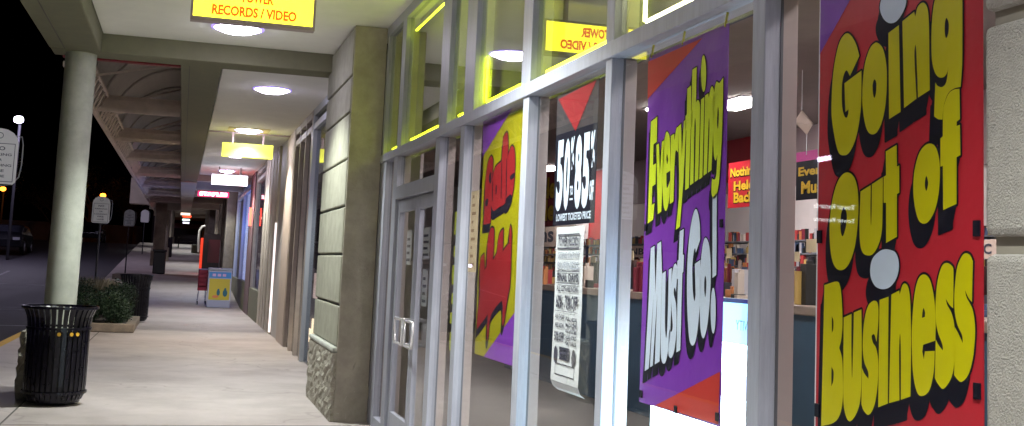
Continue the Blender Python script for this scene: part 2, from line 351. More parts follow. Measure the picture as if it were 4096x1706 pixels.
# panes
GLASSU = glass('upper_glass', k=1.5)
def pane(y0, y1, z0, z1, gm=None):
    o = MB().box(1.893, 1.8942, y0, y1, z0, z1).build('window_pane', gm or GLASS, sf); return o
for i in range(len(lower)-1):
    if i == 1: continue       # the doorway
    y1, y0 = lower[i][0], lower[i+1][1]
    frame(y0, y1, 0, .10, 'sill'); pane(y0, y1, .10, ZR0)
NEON = mat('neon_yellow', (.9, .9, .2), .4, emit=(.80, 1, .015), estr=12)
NEONW = mat('neon_white', (.9, .9, .8), .4, emit=(1, 1, .45), estr=9)
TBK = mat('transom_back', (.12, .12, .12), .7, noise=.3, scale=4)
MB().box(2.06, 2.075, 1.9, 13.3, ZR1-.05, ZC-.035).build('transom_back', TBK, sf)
for i in range(len(upper)-1):
    y1, y0 = upper[i][0], upper[i+1][1]
    pane(y0, y1, ZR1, ZC-.1, GLASSU)
    xn = 1.94; zl, zh = ZR1+.062, ZC-.225; yl, yr = y1-(.17 if i == 5 else .03), y0+.03; nm_ = NEONW if i == 5 else NEON
    MB().tube([(xn, yr, zl), (xn, yr, zh)], .008, 6).build('neon_tube', nm_, sf)
    MB().tube([(xn, yl-.02, zl), (xn, yr+.02, zl)], .009, 6).build('neon_tube', nm_, sf)
    if y1-y0 > .9: MB().tube([(xn, yl-.02, zh), (xn, yr+.02, zh)], .009, 6).build('neon_tube', nm_, sf)
    if i in (3, 5): MB().tube([(xn, yl, zl+.005), (xn, yl, zl+(.32 if i == 3 else 1.1))], .009, 6).build('neon_tube', nm_, sf)
# double door: each leaf a thing that swings
def leaf(y0, y1, hinge_hi, label):
    d = thing('glass_door', label, 'door', (1.91, y1 if hinge_hi else y0, 0))
    m = MB().box(1.885, 1.93, y0, y0+.085, .01, 2.13).box(1.885, 1.93, y1-.085, y1, .01, 2.13).box(1.886, 1.929, y0+.085, y1-.085, .01, .24).box(1.886, 1.929, y0+.085, y1-.085, 2.02, 2.13)
    m.build('frame', ALU, d, .004)
    MB().box(1.904, 1.910, y0+.085, y1-.085, .24, 2.02).build('pane', GLASS, d)
    yh = y0+.05 if hinge_hi else y1-.05; s = 1 if hinge_hi else -1
    WH = mat('handle_white', (.75, .75, .78), .25, .5)
    MB().tube([(1.885, yh, .885), (1.82, yh, .885), (1.815, yh+s*.02, .885), (1.815, yh+s*.32, .885), (1.815, yh+s*.34, .9), (1.815, yh+s*.34, 1.075), (1.815, yh+s*.32, 1.09), (1.815, yh+s*.02, 1.09), (1.82, yh, 1.09), (1.885, yh, 1.09)], .013, 8).build('handle', WH, d, smooth=True)
    MB().tube([(1.815, yh, .885), (1.815, yh, 1.09)], .012, 8).build('handle_bar', WH, d, smooth=True)
    return d
leaf(9.42, 10.31, True, 'left leaf of the aluminium glass double door beside the stucco pilaster')
leaf(8.69, 9.41, False, 'right leaf of the aluminium glass double door with notices on its glass')
frame(8.68, 10.32, 2.14, 2.26, 'door_head'); pane(8.68, 10.32, 2.26, ZR0)
PAPER = mat('white_paper', (.62, .64, .68), .8)
STK = mat('cream_paper', (.55, .42, .28), .8, noise=.1, scale=20)
for (y, z0, z1, wd, lab) in ((9.12, 1.60, 1.86, .28, 'square white notice on the right glass door, upper one'), (9.10, 1.22, 1.52, .20, 'white notice strip on the right glass door above its handle'), (9.85, 1.55, 1.85, .22, 'pale notice on the left glass door')):
    n_ = thing('door_notice', lab, 'notice', (1.9115, y, z0)); MB().box(1.9115, 1.9125, y-wd/2, y+wd/2, z0, z1).build('paper', PAPER, n_)
    A_ = Art((1.9115, y+wd/2, z0), (0, -1, 0), (0, 0, 1)); pm_ = MB(); INK = mat('ink', (.06, .06, .09), .7)
    for k in range(4): A_.rect(pm_, .03, wd-.04-.03*(k % 2), (z1-z0)*(k+.5)/5, (z1-z0)*(k+.9)/5, .0006)
    pm_.build('print', INK, n_)
s_ = thing('paper_strip', 'tall narrow cream paper strip taped inside the window left of the sale poster', 'notice', (1.91, 7.6, 1.3))
pa, pb_ = onx(1918, 762, 1.905), onx(1905, 1090, 1.905)
MB().box(1.903, 1.905, pa.y, pa.y+.22, pb_.z, pa.z).build('paper', STK, s_)
A_ = Art((1.903, pa.y+.22, pb_.z), (0, -1, 0), (0, 0, 1)); q_ = MB()
for k in range(9): A_.rect(q_, .05, .16-.03*(k % 3), .04+k*.058, .06+k*.058, .0006)
q_.build('print', mat('brown_ink', (.28, .17, .10), .8), s_)
# green-yellow sticker strip in the side light
s_ = thing('sticker_strip', 'column of yellow-green stickers on the side light between the doors and the sale poster', 'stickers', (1.9, 7.9, 1.2)); q_ = MB()
YG = mat('yellow_green', (.50, .56, .05), .7)
for k, (h0, h1) in enumerate(((1.78, 1.95), (1.62, 1.70), (1.42, 1.56), (1.28, 1.36), (1.14, 1.22), (.95, 1.08))): q_.box(1.901, 1.903, 7.98, 8.10-.02*(k % 2), h0, h1)
q_.build('sticker', YG, s_)
# ------------------------------------------------------------------ posters
PURP = mat('poster_purple', (.20, .035, .42), .36, noise=.05, scale=2, bump=.5, bscale=3.5); PRED = mat('poster_red', (.52, .02, .035), .36, noise=.05, scale=2, bump=.5, bscale=3.5); PYEL = mat('poster_yellow', (.62, .56, .0), .36, noise=.05, scale=2, bump=.5, bscale=3.5); PLIME = mat('poster_lime', (.70, .84, .02), .36, noise=.05, scale=2, bump=.5, bscale=3.5)
PBLK = mat('poster_black', (.009, .009, .018), .5, spec=.15); PWHT = mat('poster_white', (.62, .71, .86), .36, noise=.05, scale=2, bump=.5, bscale=3.5); PORR = mat('poster_orange_red', (.52, .04, .03), .45, spec=.2); PDRD = mat('poster_dark_red', (.27, .014, .018), .5, spec=.2)
PX = 1.906
PART = Art((PX-.001, 0, 0), (0, -1, 0), (0, 0, 1))
def tr(pts, ox, oy, sc):
    out = []
    for p in pts:
        q = onx(ox+p[0]*sc, oy+p[1]*sc, PX-.001); out.append((-q.y, q.z) if len(p) == 2 else (-q.y, q.z, 1))
    return out
def ell(cx, cy, rx, ry, n=14, lean=0): return [(cx+rx*math.cos(2*math.pi*k/n)+lean*math.sin(2*math.pi*k/n), cy-ry*math.sin(2*math.pi*k/n)) for k in range(n)]
def lettering(root, shapes, dot, disp, wd, fill, fillname='letter', shadow='outline'):
    """shapes: list of (outer, [holes]) in poster metres; black outline and drop block behind, colour in front"""
    blk = MB(); L = []
    for outer, holes in shapes:
        o = smooth(outer); h = [smooth(x) for x in holes]; L.append((o, h))
    for outer, m_ in dot: L.append((smooth(outer), []))
    for o, h in L:
        PART.poly(blk, [o], .0008); PART.stroke(blk, o, wd, .0009)
        if disp is not None:
            PART.poly(blk, [[Vector(p)+disp for p in o]], .00085); PART.stroke(blk, [Vector(p)+disp for p in o], wd*.6, .00095, None)
            PART.stroke(blk, o, .001, .00092, disp)
    blk.build(shadow, PBLK, root)
    for o, h in L[:len(shapes)]:
        m = MB(); PART.poly(m, [o]+h, .0014); m.build(fillname, fill, root)
    for (outer, m_), (o, h) in zip(dot, L[len(shapes):]):
        m = MB(); PART.poly(m, [o], .0015); m.build('dot', m_, root)
def T1(p): return tr(p, 3250, 0, 700/1341)
def T2(p): return tr(p, 3250, 500, 700/1211)
def T3(p): return tr(p, 3250, 1000, 700/1064)
big = thing('going_out_poster', 'tall red window poster reading Going out of Business in fat yellow letters', 'poster', (PX, 2.77, .9))
MB().box(PX, PX+.002, 2.385, 3.15, .82, 2.60).build('sheet', PRED, big)
MB().box(PX-.0005, PX+.0025, 3.15, 3.156, .82, 2.60).build('edge', mat('poster_edge', (.8, .8, .85), .4), big)
q_ = MB(); PART.poly(q_, [tr([(0, 0), (360, 0), (0, 330)], 3280, 0, .522) if 0 else [(-3.15, 2.56), (-2.80, 2.56), (-3.15, 2.27)]], .0004)
PART.poly(q_, [[(-2.385, .82), (-2.385, 1.085), (-2.73, .99), (-3.15, .82)]], .0004); q_.build('purple_corner', PURP, big)
c = 1
Gs = (T1([(275,258),(310,290),(340,350),(362,430,c),(290,585,c),(265,541),(245,570),(230,640),(227,740),(232,830),(245,885),(262,905),(275,880),(280,840,c),(255,860,c),(248,640,c),(378,543,c),(378,700),(372,850),(350,1000)])+T2([(290,130),(255,195),(220,212),(185,195),(160,110)])+T1([(150,900),(150,750),(158,600),(175,470),(205,340),(240,275)]), [])
o1 = (T1([(500,330),(540,370),(565,470),(573,600),(565,780),(540,920),(500,1010),(460,1032),(425,1005),(400,920),(385,780),(388,640),(405,490),(440,380),(470,340)]), [T1([(478,610),(492,640),(490,710),(478,752),(466,715),(464,650)])])
i1 = (T1([(585,255,c),(665,195,c),(678,860,c),(590,915,c)]), [])
n1 = (T1([(692,165,c),(782,92,c),(790,130,c),(810,55),(850,22),(882,60),(895,180),(898,400),(902,692,c),(812,750,c),(800,430),(792,345),(784,430),(800,758,c),(705,830,c)]), [])
g1 = (T1([(1152,-70,c),(1152,300),(1150,500),(1138,668,c),(1090,680),(1045,715),(1015,790),(1003,860),(1000,918,c),(965,915),(935,893,c),(945,635,c),(965,662),(1000,668),(1030,625),(1045,510,c),(1035,560),(1005,595),(965,590),(935,540),(917,440),(915,250),(925,100),(945,-10),(985,-60),(1060,-80)]), [T1([(1030,140),(1047,180),(1045,250),(1028,295),(1017,250),(1018,180)])])
f1 = (T1([(1130,682,c),(1133,915,c),(1108,935,c),(1108,968,c),(1133,958,c)])+T2([(1027,210,c),(1000,225,c),(1000,548,c),(908,590,c),(905,285,c),(888,290,c),(888,95,c),(905,80,c)])+T1([(1003,960),(1005,850),(1020,780),(1050,715),(1090,688)]), [])
O2 = (T2([(245,330),(285,355),(310,420),(320,520),(318,650),(300,820),(270,930),(235,990),(195,1007),(160,985),(135,920),(122,800),(123,660),(140,520),(170,410),(205,350)]), [T2([(222,570),(240,620),(235,700),(212,772),(197,730),(198,640),(208,590)])])
u2 = (T2([(335,462,c),(406,418,c),(404,600),(408,698),(412,600),(414,412,c),(490,362,c),(488,560),(482,740),(455,840),(420,895),(385,905),(350,885),(332,820),(328,700)]), [])
t2 = (T2([(510,185,c),(585,140,c),(587,290,c),(603,282,c),(603,470,c),(587,480,c),(587,775,c),(512,818,c),(512,540,c),(495,540,c),(495,360,c),(512,350,c)]), [])
o2 = (T2([(820,130),(855,155),(878,230),(885,340),(875,480),(850,590),(810,665),(770,685),(735,655),(710,560),(700,440),(710,310),(740,200),(780,145)]), [T2([(792,355),(803,400),(797,440),(789,457),(780,420),(783,380)])])
B3 = (T3([(75,215,c),(150,193),(172,230),(182,330),(185,450),(178,540),(165,597,c),(182,660),(187,760),(187,900),(170,1000),(130,1052),(55,1072,c)]), [T3([(120,405,c),(129,430),(129,480),(120,507,c)]), T3([(118,712,c),(130,740),(128,800),(117,830,c)])])
u3 = (T3([(192,412,c),(240,390,c),(239,600),(243,785),(249,600),(254,382,c),(300,362,c),(302,600),(298,850),(280,970),(235,1042),(205,1010),(190,900)]), [])
s3 = (T3([(375,310),(400,330),(403,430),(392,560,c),(378,515),(362,525),(370,565),(390,600),(402,680),(400,800),(385,920),(362,985),(338,1003),(312,975),(300,940,c),(303,718,c),(318,752),(343,785,c),(340,740),(318,685),(308,600),(312,480),(325,390),(345,335)]), [])
i3 = (T3([(410,305,c),(465,285,c),(460,935,c),(402,958,c)]), [])
n3 = (T3([(482,272,c),(530,248,c),(533,272,c),(550,215),(570,207),(588,240),(598,340),(602,600),(598,892,c),(540,912,c),(540,620),(535,510),(529,620),(531,915,c),(468,932,c)]), [])
e3 = (T3([(680,150),(715,180),(740,280),(751,420),(750,552,c),(675,578,c),(670,620,c),(680,667,c),(686,618,c),(746,615,c),(740,740),(715,850),(675,888),(640,870),(615,760),(607,600),(608,450),(622,280),(645,180)]), [T3([(678,355),(687,380),(686,408,c),(668,415,c),(672,375)])])
s4 = (T3([(820,80),(852,100),(860,135),(858,357,c),(835,335),(813,297,c),(822,335),(850,390),(867,480),(867,650),(850,770),(800,845),(765,815),(747,780,c),(752,545,c),(770,580),(796,613,c),(792,575),(765,500),(752,420),(752,300),(765,180),(790,100)]), [])
s5 = (T3([(930,22),(960,32),(978,70,c),(972,318,c),(950,290),(930,245,c),(940,290),(975,360),(990,450),(990,540),(978,660),(950,760),(910,803),(885,790),(864,762,c),(868,470,c),(890,510),(917,568,c),(912,520),(885,460),(868,380),(866,260),(880,120),(905,50)]), [])
d1 = T1([(520,60),(530,110),(555,155),(595,180),(640,170),(680,125),(708,70),(722,10),(715,-50),(690,-95),(650,-110),(600,-90),(560,-50),(530,0)])
d2 = T3([(470,0),(505,15),(525,60),(527,120),(510,180),(475,225),(430,240),(385,222),(358,170),(354,110),(370,50),(410,10),(440,-2)])
lettering(big, [Gs, o1, i1, n1, g1, O2, u2, t2, o2, B3, u3, s3, i3, n3, e3, s4, s5, f1], [(d1, PWHT), (d2, PWHT)], Vector((-.018, -.062)), .0065, PYEL)
q_ = MB()
for (y, z) in ((3.135, 1.69), (2.405, 1.70), (3.135, 1.16), (2.405, 1.30)): q_.box(PX-.006, PX-.001, y-.012, y+.012, z-.02, z+.02)
q_.build('suction_clip', PBLK, big)
# --- purple poster
pp = thing('everything_must_go_poster', 'purple and orange-red window poster reading Everything Must Go in stretched letters', 'poster', (PX, 4.17, 1.0))
MB().box(PX, PX+.002, 3.79, 4.545, 1.015, 2.50).build('sheet', PURP, pp)
q_ = MB(); PART.poly(q_, [tr([(45, 232), (345, 100), (42, 437)], 2560, 80, .7266)], .0004); q_.build('orange_corner', PORR, pp)
q_ = MB(); PART.poly(q_, [tr([(100, 977), (424, 808), (415, 1071)], 2540, 840, .8016)], .0004); q_.build('red_corner', PORR, pp)
def T6(p): return tr(p, 2560, 80, .7266)
def T7(p): return tr(p, 2540, 840, .8016)
K = lambda ps: [(x, y, 1) for x, y in ps]
ev = [(T6(K([(62,562),(97,533),(94,672),(76,686),(73,800),(90,790),(87,905),(69,918),(66,1020),(82,1010),(74,1100),(44,1121)])), []),
      (T6(K([(92,690),(106,680),(111,860),(122,672),(137,662),(119,1055),(99,1070)])), []),
      (T6([(153,618),(166,660),(169,830,c),(147,845,c),(150,925),(167,885,c),(162,990),(145,1052),(130,1010),(126,850),(132,700),(142,630)]), [T6([(151,740),(156,770),(151,795),(147,765)])]),
      (T6([(172,640,c),(190,628,c),(190,665,c),(203,598),(212,600),(211,730,c),(198,722),(192,800),(186,1000,c),(166,1015,c)]), []),
      (T6(K([(212,588),(228,572),(232,760),(243,558),(257,548),(240,900),(221,1140),(199,1156),(216,980),(217,850)])), []),
      (T6(K([(262,380),(283,362),(283,500),(291,495),(289,590),(281,600),(270,925),(250,938),(257,610),(250,612),(252,530),(260,520)])), []),
      (T6([(290,275,c),(314,260,c),(310,455,c),(322,442),(332,480),(322,880,c),(303,893,c),(309,600),(305,540),(301,600),(296,898,c),(277,912,c)]), []),
      (T6(K([(338,440),(356,425),(345,865),(328,880)])), []),
      (T6([(360,418,c),(378,405,c),(380,430,c),(393,372),(406,378),(412,450),(395,828,c),(376,842,c),(384,600),(382,540),(378,600),(370,845,c),(352,858,c)]), []),
      (T6([(420,345),(438,350,c),(460,318,c),(458,480),(450,700),(436,900),(420,975),(405,985),(395,950),(398,872,c),(412,880),(422,850),(428,742,c),(418,775),(408,740),(405,600),(408,430)]), [T6([(431,480),(436,520),(431,600),(426,560)])])]
mu = [(T7(K([(80,192),(99,180),(103,420),(113,170),(132,158),(137,330),(124,757),(100,772),(113,420),(90,778),(76,786),(95,420),(70,792),(50,805),(70,450)])), []),
      (T7([(138,318,c),(155,305,c),(151,560),(157,640),(164,560),(170,300,c),(185,290,c),(178,600),(160,740),(145,768),(132,740),(130,600)]), []),
      (T7([(203,268),(213,300),(206,410,c),(199,388),(195,420),(207,480),(208,600),(198,700),(182,740),(168,715),(172,590,c),(182,610),(190,580),(184,500),(182,400),(190,300)]), []),
      (T7(K([(225,108),(245,95),(240,225),(246,224),(243,310),(238,315),(228,700),(208,712),(216,345),(210,345),(213,255),(219,250)])), []),
      (T7([(308,-3),(324,60),(327,150,c),(305,215,c),(302,192),(295,210),(288,290),(290,400),(298,455),(304,425,c),(300,270,c),(328,250,c),(328,420),(318,560),(305,650),(288,678),(272,640),(262,480),(262,300),(272,140),(290,30)]), []),
      (T7([(355,140),(372,180),(380,300),(375,450),(362,580),(343,642),(328,590),(325,420),(330,260),(342,165)]), [T7([(353,330),(358,370),(353,435),(347,400),(348,350)])]),
      (T7(K([(388,-60),(410,-85),(408,325),(388,340)])), []), (T7(ell(392, 504, 13, 114)), [])]
lettering(pp, ev, [(T6(ell(352, 296, 14, 101)), PLIME)], Vector((-.018, -.05)), .0055, PLIME)
lettering(pp, mu, [], Vector((-.018, -.05)), .0055, PWHT, 'white_letter', 'white_letter_outline')
q_ = MB()
for (y, z) in ((4.52, 1.05), (3.81, 1.05), (4.17, 1.03), (3.81, 1.75), (4.52, 1.75)): q_.box(PX-.006, PX-.001, y-.011, y+.011, z-.015, z+.015)
q_.build('suction_clip', PBLK, pp)
q_ = MB()
for y in (4.52, 4.20, 3.82): q_.bar((PX, y, 2.49), (PX+.004, y-.01, 2.545), .007)
q_.build('yellow_string', PYEL, pp)
# --- sale poster
sp = thing('sale_poster', 'yellow and purple window poster with dripping dark red letters beside the doors', 'poster', (PX, 6.98, 1.0))
MB().box(PX, PX+.002, 6.33, 7.36, .985, 2.50).build('sheet', mat('poster_mustard', (.31, .28, .0), .5, spec=.3), sp)
def T4(p): return tr(p, 1880, 420, 250/559)
def T5(p): return tr(p, 1880, 900, 250/447)
q_ = MB(); PART.poly(q_, [T4([(118, 150), (380, 30), (113, 465)])], .0004); PART.poly(q_, [[(-6.331, .986), (-6.331, 1.36), (-7.12, .986)]], .0004); q_.build('purple_corner', PURP, sp)
sal = [(T4([(190,460),(207,495),(203,600),(198,692,c),(215,600),(235,550),(285,505,c),(296,360),(302,290),(335,248),(343,350),(338,480,c),(352,420),(375,370),(398,400),(405,500),(400,640),(385,780),(360,850),(335,890),(315,880,c),(300,895),(250,925),(212,950),(190,900,c),(185,1060,c),(122,1073,c),(130,930),(135,780),(145,640),(162,520)]), []),
       (T5([(78,235,c),(102,208,c),(105,325,c),(120,300,c),(128,120),(145,40),(160,20),(174,45),(172,150),(165,255,c),(195,200,c),(200,130),(215,60),(240,30,c),(236,190,c),(280,130,c),(284,40),(292,5),(300,60),(297,170),(288,420),(270,520),(245,700),(232,715),(236,585,c),(225,545),(150,650),(132,810),(122,808),(128,640,c),(50,750,c),(58,640),(70,500),(72,330)]), [])]
lettering(sp, sal, [], Vector((-.02, -.05)), .012, PDRD)
q_ = MB()
for pts in ([(172,640),(190,600),(192,690),(176,700)], [(360,640),(398,610),(396,650),(368,670)], [(140,860),(165,840),(160,900),(142,905)], [(320,850),(370,800),(362,870),(330,925)], [(232,720),(242,730),(240,790),(232,800)], [(203,690),(208,690),(205,850),(199,860)], [(284,520),(289,520),(284,820),(277,840)], [(328,500),(333,480),(330,800),(322,840)]): PART.poly(q_, [smooth(T4(pts))], .0018)
q_.build('ink_blot', PBLK, sp)
# --- 50 to 85 per cent poster
fp = thing('percent_off_poster', 'black window poster reading 50% to 85% off lowest ticketed price under a red triangle', 'poster', (PX, 5.49, 1.8))
MB().box(PX, PX+.002, 5.17, 5.81, 1.79, 2.28).build('sheet', PBLK, fp)
MB().box(PX, PX+.002, 5.17, 5.81, 2.281, 2.50).build('shaded_band', mat('shaded_film', (.045, .04, .045), .4), fp)
q_ = MB(); PART.poly(q_, [[(-5.79, 2.475), (-5.49, 2.27), (-5.20, 2.495)]], .0006); q_.build('red_triangle', mat('film_red', (.26, .02, .025), .5, spec=.2), fp)
q_ = MB()
a0 = -5.80
def pt(t, x0, x1, z0, z1, bold=.02): bold = bold*1.5; text(PART, q_, t, a0+x0, a0+x1, z0, z1, .0008, bold)
pt('5', .03, .135, 1.865, 2.245, .035); pt('0', .15, .245, 1.865, 2.245, .035); pt('%', .25, .305, 2.07, 2.245, .03); pt('TO', .255, .305, 1.94, 1.99, .03)
pt('8', .325, .425, 1.865, 2.245, .035); pt('5', .44, .54, 1.865, 2.245, .035); pt('%', .55, .61, 2.06, 2.245, .03); pt('OFF', .55, .61, 1.90, 2.0, .04)
PART.rect(q_, a0+.255, a0+.305, 1.915, 1.925, .0008)
q_.build('numerals', PWHT, fp)
q_ = MB(); pt('LOWEST TICKETED PRICE', .05, .58, 1.812, 1.85, .02); q_.build('caption', PWHT, fp)
# --- long paper notice with curled foot
ln = thing('paper_notice', 'long white paper notice of final days discounts below the black percent poster', 'notice', (PX, 5.5, .95))
m = MB(); prof = [(1.78, 0), (1.6, .0), (1.4, .002), (1.2, .0), (1.1, -.001), (1.02, -.003), (.985, -.001), (.95, .02), (.93, .05)]
for (za, xa), (zb, xb) in zip(prof, prof[1:]):
    sh_ = lambda z: (1.0-min(z, 1.0))*.5
    m.quad((PX+xa, 5.74+sh_(za), za), (PX+xb, 5.74+sh_(zb), zb), (PX+xb, 5.31+sh_(zb), zb), (PX+xa, 5.31+sh_(za), za))
m.build('paper', PAPER, ln)
A_ = Art((PX-.004, 5.74, 0), (0, -1, 0), (0, 0, 1)); q_ = MB()
def lt(t, x0, x1, z0, z1, bold=.02): text(A_, q_, t, x0, x1, z0, z1, .001, bold)
for (x0, x1, z0, z1) in ((.04, .38, 1.735, 1.742), (.04, .38, 1.665, 1.672), (.04, .047, 1.665, 1.742), (.373, .38, 1.665, 1.742), (.205, .212, 1.665, 1.742), (.03, .40, 1.548, 1.552), (.04, .39, 1.487, 1.491), (.04, .39, 1.345, 1.348), (.07, .37, 1.075, 1.08), (.07, .37, 1.02, 1.025), (.07, .075, 1.02, 1.08), (.365, .37, 1.02, 1.08)): A_.rect(q_, x0, x1, z0, z1, .001)
lt('TOWER', .055, .195, 1.68, 1.728, .03); lt('RECORDS', .22, .365, 1.68, 1.728, .03)
lt('FINAL DAYS', .05, .38, 1.497, 1.54, .04); lt("ALL CD'S ARE NOW", .05, .38, 1.447, 1.478, .03); lt('60% - 75% OFF', .05, .38, 1.36, 1.43, .03)
lt("ALL DVD'S", .04, .19, 1.305, 1.33, .03); lt('ARE NOW', .04, .19, 1.26, 1.285, .03); lt('50% OFF', .04, .19, 1.19, 1.24, .03)
for k, t in enumerate(('FULL BOX', 'MAGAZINE', 'AND POSTERS', 'ALSO SOLD', 'FIXTURES')): lt(t, .215, .385, 1.30-k*.03, 1.32-k*.03, .03)
q_.build('print', INK, ln)
q_ = MB(); lt('GOING OUT OF', .05, .38, 1.615, 1.65); lt('BUSINESS', .05, .38, 1.56, 1.60); q_.build('faint_print', mat('faint_ink', (.34, .37, .44), .8), ln)
q_ = MB()
for (cx_, rx, ry) in ((.07, .028, .045), (.35, .03, .045)): A_.poly(q_, [[(cx_+rx*math.cos(t*.5236), 1.12+ry*math.sin(t*.5236)) for t in range(12)]], .001)
A_.rect(q_, .13, .29, 1.10, 1.165, .001); q_.build('print_panel', INK, ln)
q_ = MB(); lt('EVERYTHING', .14, .28, 1.14, 1.155); lt('MUST GO', .14, .28, 1.11, 1.13); q_.build('reversed_print', PAPER, ln)
# ------------------------------------------------------------------ shop interior
rm = thing('record_shop_room', 'interior of the record shop seen through its windows with dark floor and pale back wall', 'shop interior', (5, 6, 0))
FLI = mat('shop_floor', (.16, .15, .14), .35, noise=.3, scale=1.2); WALLI = mat('shop_wall', (.78, .72, .72), .8, noise=.06, scale=2); CEI = mat('shop_ceiling', (.30, .26, .25), .8, noise=.1, scale=3)
MB().box(1.99, 12, -3, 33, -.2, 0.004).build('floor', FLI, rm)
MB().box(2.34, 12, -3, 33, ZC-.03, ZC+.1).build('ceiling', CEI, rm)
MB().box(9.0, 9.2, -3, 33, 0, ZC).build('back_wall', WALLI, rm)
MB().box(8.97, 8.999, -3, 33, 3.0, ZC-.04).build('wall_soffit', mat('soffit_mauve', (.36, .28, .30), .8), rm)
MB().box(2.3, 9, 32.8, 33, 0, ZC).build('side_wall', WALLI, rm); MB().box(2.06, 9, -3, -2.8, 0, ZC).build('side_wall', WALLI, rm)
MB().box(2.27, 2.30, 11.3, 32.8, 0, ZC).build('party_wall', WALLI, rm)
for (p0, p1, m_, c_) in (((2912, 455), (3000, 720), 'burgundy', (.28, .02, .03)), ((2362, 690), (2412, 978), 'red', (.5, .02, .03)), ((1690, 880), (1712, 1010), 'red', (.5, .02, .03))):
    a_, b_ = onx(*p0, 8.9), onx(*p1, 8.9)
    MB().box(8.90, 8.969, b_.y, a_.y, b_.z, a_.z).build('wall_panel', mat('panel_'+m_, c_, .6), rm)
# low dark back counter with equipment behind the checkout
MB().box(6.4, 6.9, 1.5, 18, .01, 1.50).build('back_counter', mat('back_counter_slate', (.06, .065, .09), .5), rm)
for k in range(34):
    y = 2+k*.47+.1*math.sin(k*7); h = .10+.16*abs(math.sin(k*3.3)); MB().box(6.45, 6.7, y, y+.12+.14*abs(math.cos(k*5)), 1.501, 1.5+h).build('equipment', mat('equipment_%d' % (k % 4), ((.02, .02, .025), (.09, .05, .05), (.28, .26, .27), (.35, .12, .05))[k % 4], .4), rm, .01)
TROF = mat('troffer_light', (.9, .9, .9), .5, emit=(1, .93, .90), estr=32)
k = 0
tl_ = [onz(2958, 418, ZC-.06), onz(2196, 676, ZC-.06)]
for (x, y, lab) in ((tl_[0].x, tl_[0].y, 'lit fluorescent ceiling panel seen right of the purple poster'), (tl_[1].x, tl_[1].y, 'lit fluorescent ceiling panel seen left of the percent poster'), (3.6, 2.2, ''), (3.3, 4.6, ''), (5.6, 2.6, ''), (6.2, 8.8, ''), (6.8, 5, ''), (3.3, 7.2, ''), (3.1, 12.4, ''), (6.4, 14.3, '')):
    t = thing('troffer_light', lab or 'lit fluorescent ceiling panel mostly hidden behind the window posters', 'ceiling light', (x, y, ZC-.05), 'fluorescent panels in the shop ceiling')
    MB().box(x-.22, x+.22, y-.5, y+.5, ZC-.07, ZC-.031).build('diffuser', TROF, t, loc=(x, y, ZC-.05)); MB().box(x-.25, x+.25, y-.53, y+.53, ZC-.045, ZC-.032).build('frame', ALU, t, loc=(x, y, ZC-.05))
# checkout wall
TEAL = mat('teal_laminate', (.035, .085, .14), .5, noise=.2, scale=2); WOOD = mat('counter_wood', (.27, .21, .17), .5, noise=.25, scale=3, stretch=(6, 1, 6))
ct = thing('checkout_counter', 'long teal checkout counter with wooden top inside the record shop', 'counter', (5.2, 8, 0))
MB().box(5.0, 5.7, 1.5, 17.4, 0.01, 1.27).build('front_panel', TEAL, ct); MB().box(4.96, 5.75, 1.4, 17.5, 1.271, 1.35).build('counter_top', WOOD, ct, .01)
r = random.Random(5)
PAL = [(.45, .05, .05), (.55, .38, .12), (.03, .03, .04), (.45, .45, .5), (.06, .10, .2), (.5, .2, .07), (.02, .02, .02), (.55, .48, .42), (.2, .02, .04)]
PM = [mat('goods_%s' % n_, c_, .5) for n_, c_ in zip(('red', 'gold', 'black', 'silver', 'blue', 'orange', 'coal', 'cream', 'wine'), PAL)]
GN = ['red', 'gold', 'black', 'silver', 'blue', 'orange', 'coal black', 'cream', 'wine red']
def sx(p): v = Vector(p)-Vector((0, 0, EYE)); return 2048+FPX*v.dot(CR)/v.dot(CF)
GAPS = [(1655, 1715, 'through the right glass door'), (2118, 2212, 'left of the percent poster'), (2335, 2402, 'right of the paper notice'), (2528, 2582, 'left of the purple poster'), (2900, 2992, 'right of the purple poster'), (3165, 3262, 'left of the red poster'), (3915, 3975, 'beside the grey pier')]
seen = {}
for i in range(150):
    y = 2.0+i*.102+r.uniform(-.03, .03); h = r.choice((.05, .08, .12, .16, .22, .3))*r.uniform(.8, 1.2); x = r.uniform(5.05, 5.6); wd = r.uniform(.04, .14); ci = r.randrange(9)
    px = sx((x, y, 1.4)); gp = [t for a_, b_, t in GAPS if a_ < px < b_]
    if not gp: continue
    size = 'tall' if h > .2 else 'low' if h < .08 else 'medium'; front = 'front' if x < 5.25 else 'back' if x > 5.42 else 'middle'
    key = (size, ci, front, gp[0]); n_ = seen[key] = seen.get(key, 0)+1
    o = MB().box(x, x+r.uniform(.05, .2), y, y+wd, 1.351, 1.351+h)
    if r.random() < .4: o.box(x+.03, x+.08, y+.02, y+wd*.6, 1.351+h, 1.351+h+r.uniform(.02, .06))
    ob = o.build('merchandise_box', PM[ci], bevel=.004, loc=(x, y, 1.351)); tag(ob, size+' '+GN[ci]+' box at the '+front+' of the counter, '+gp[0], 'box', 'goods along the checkout counter')
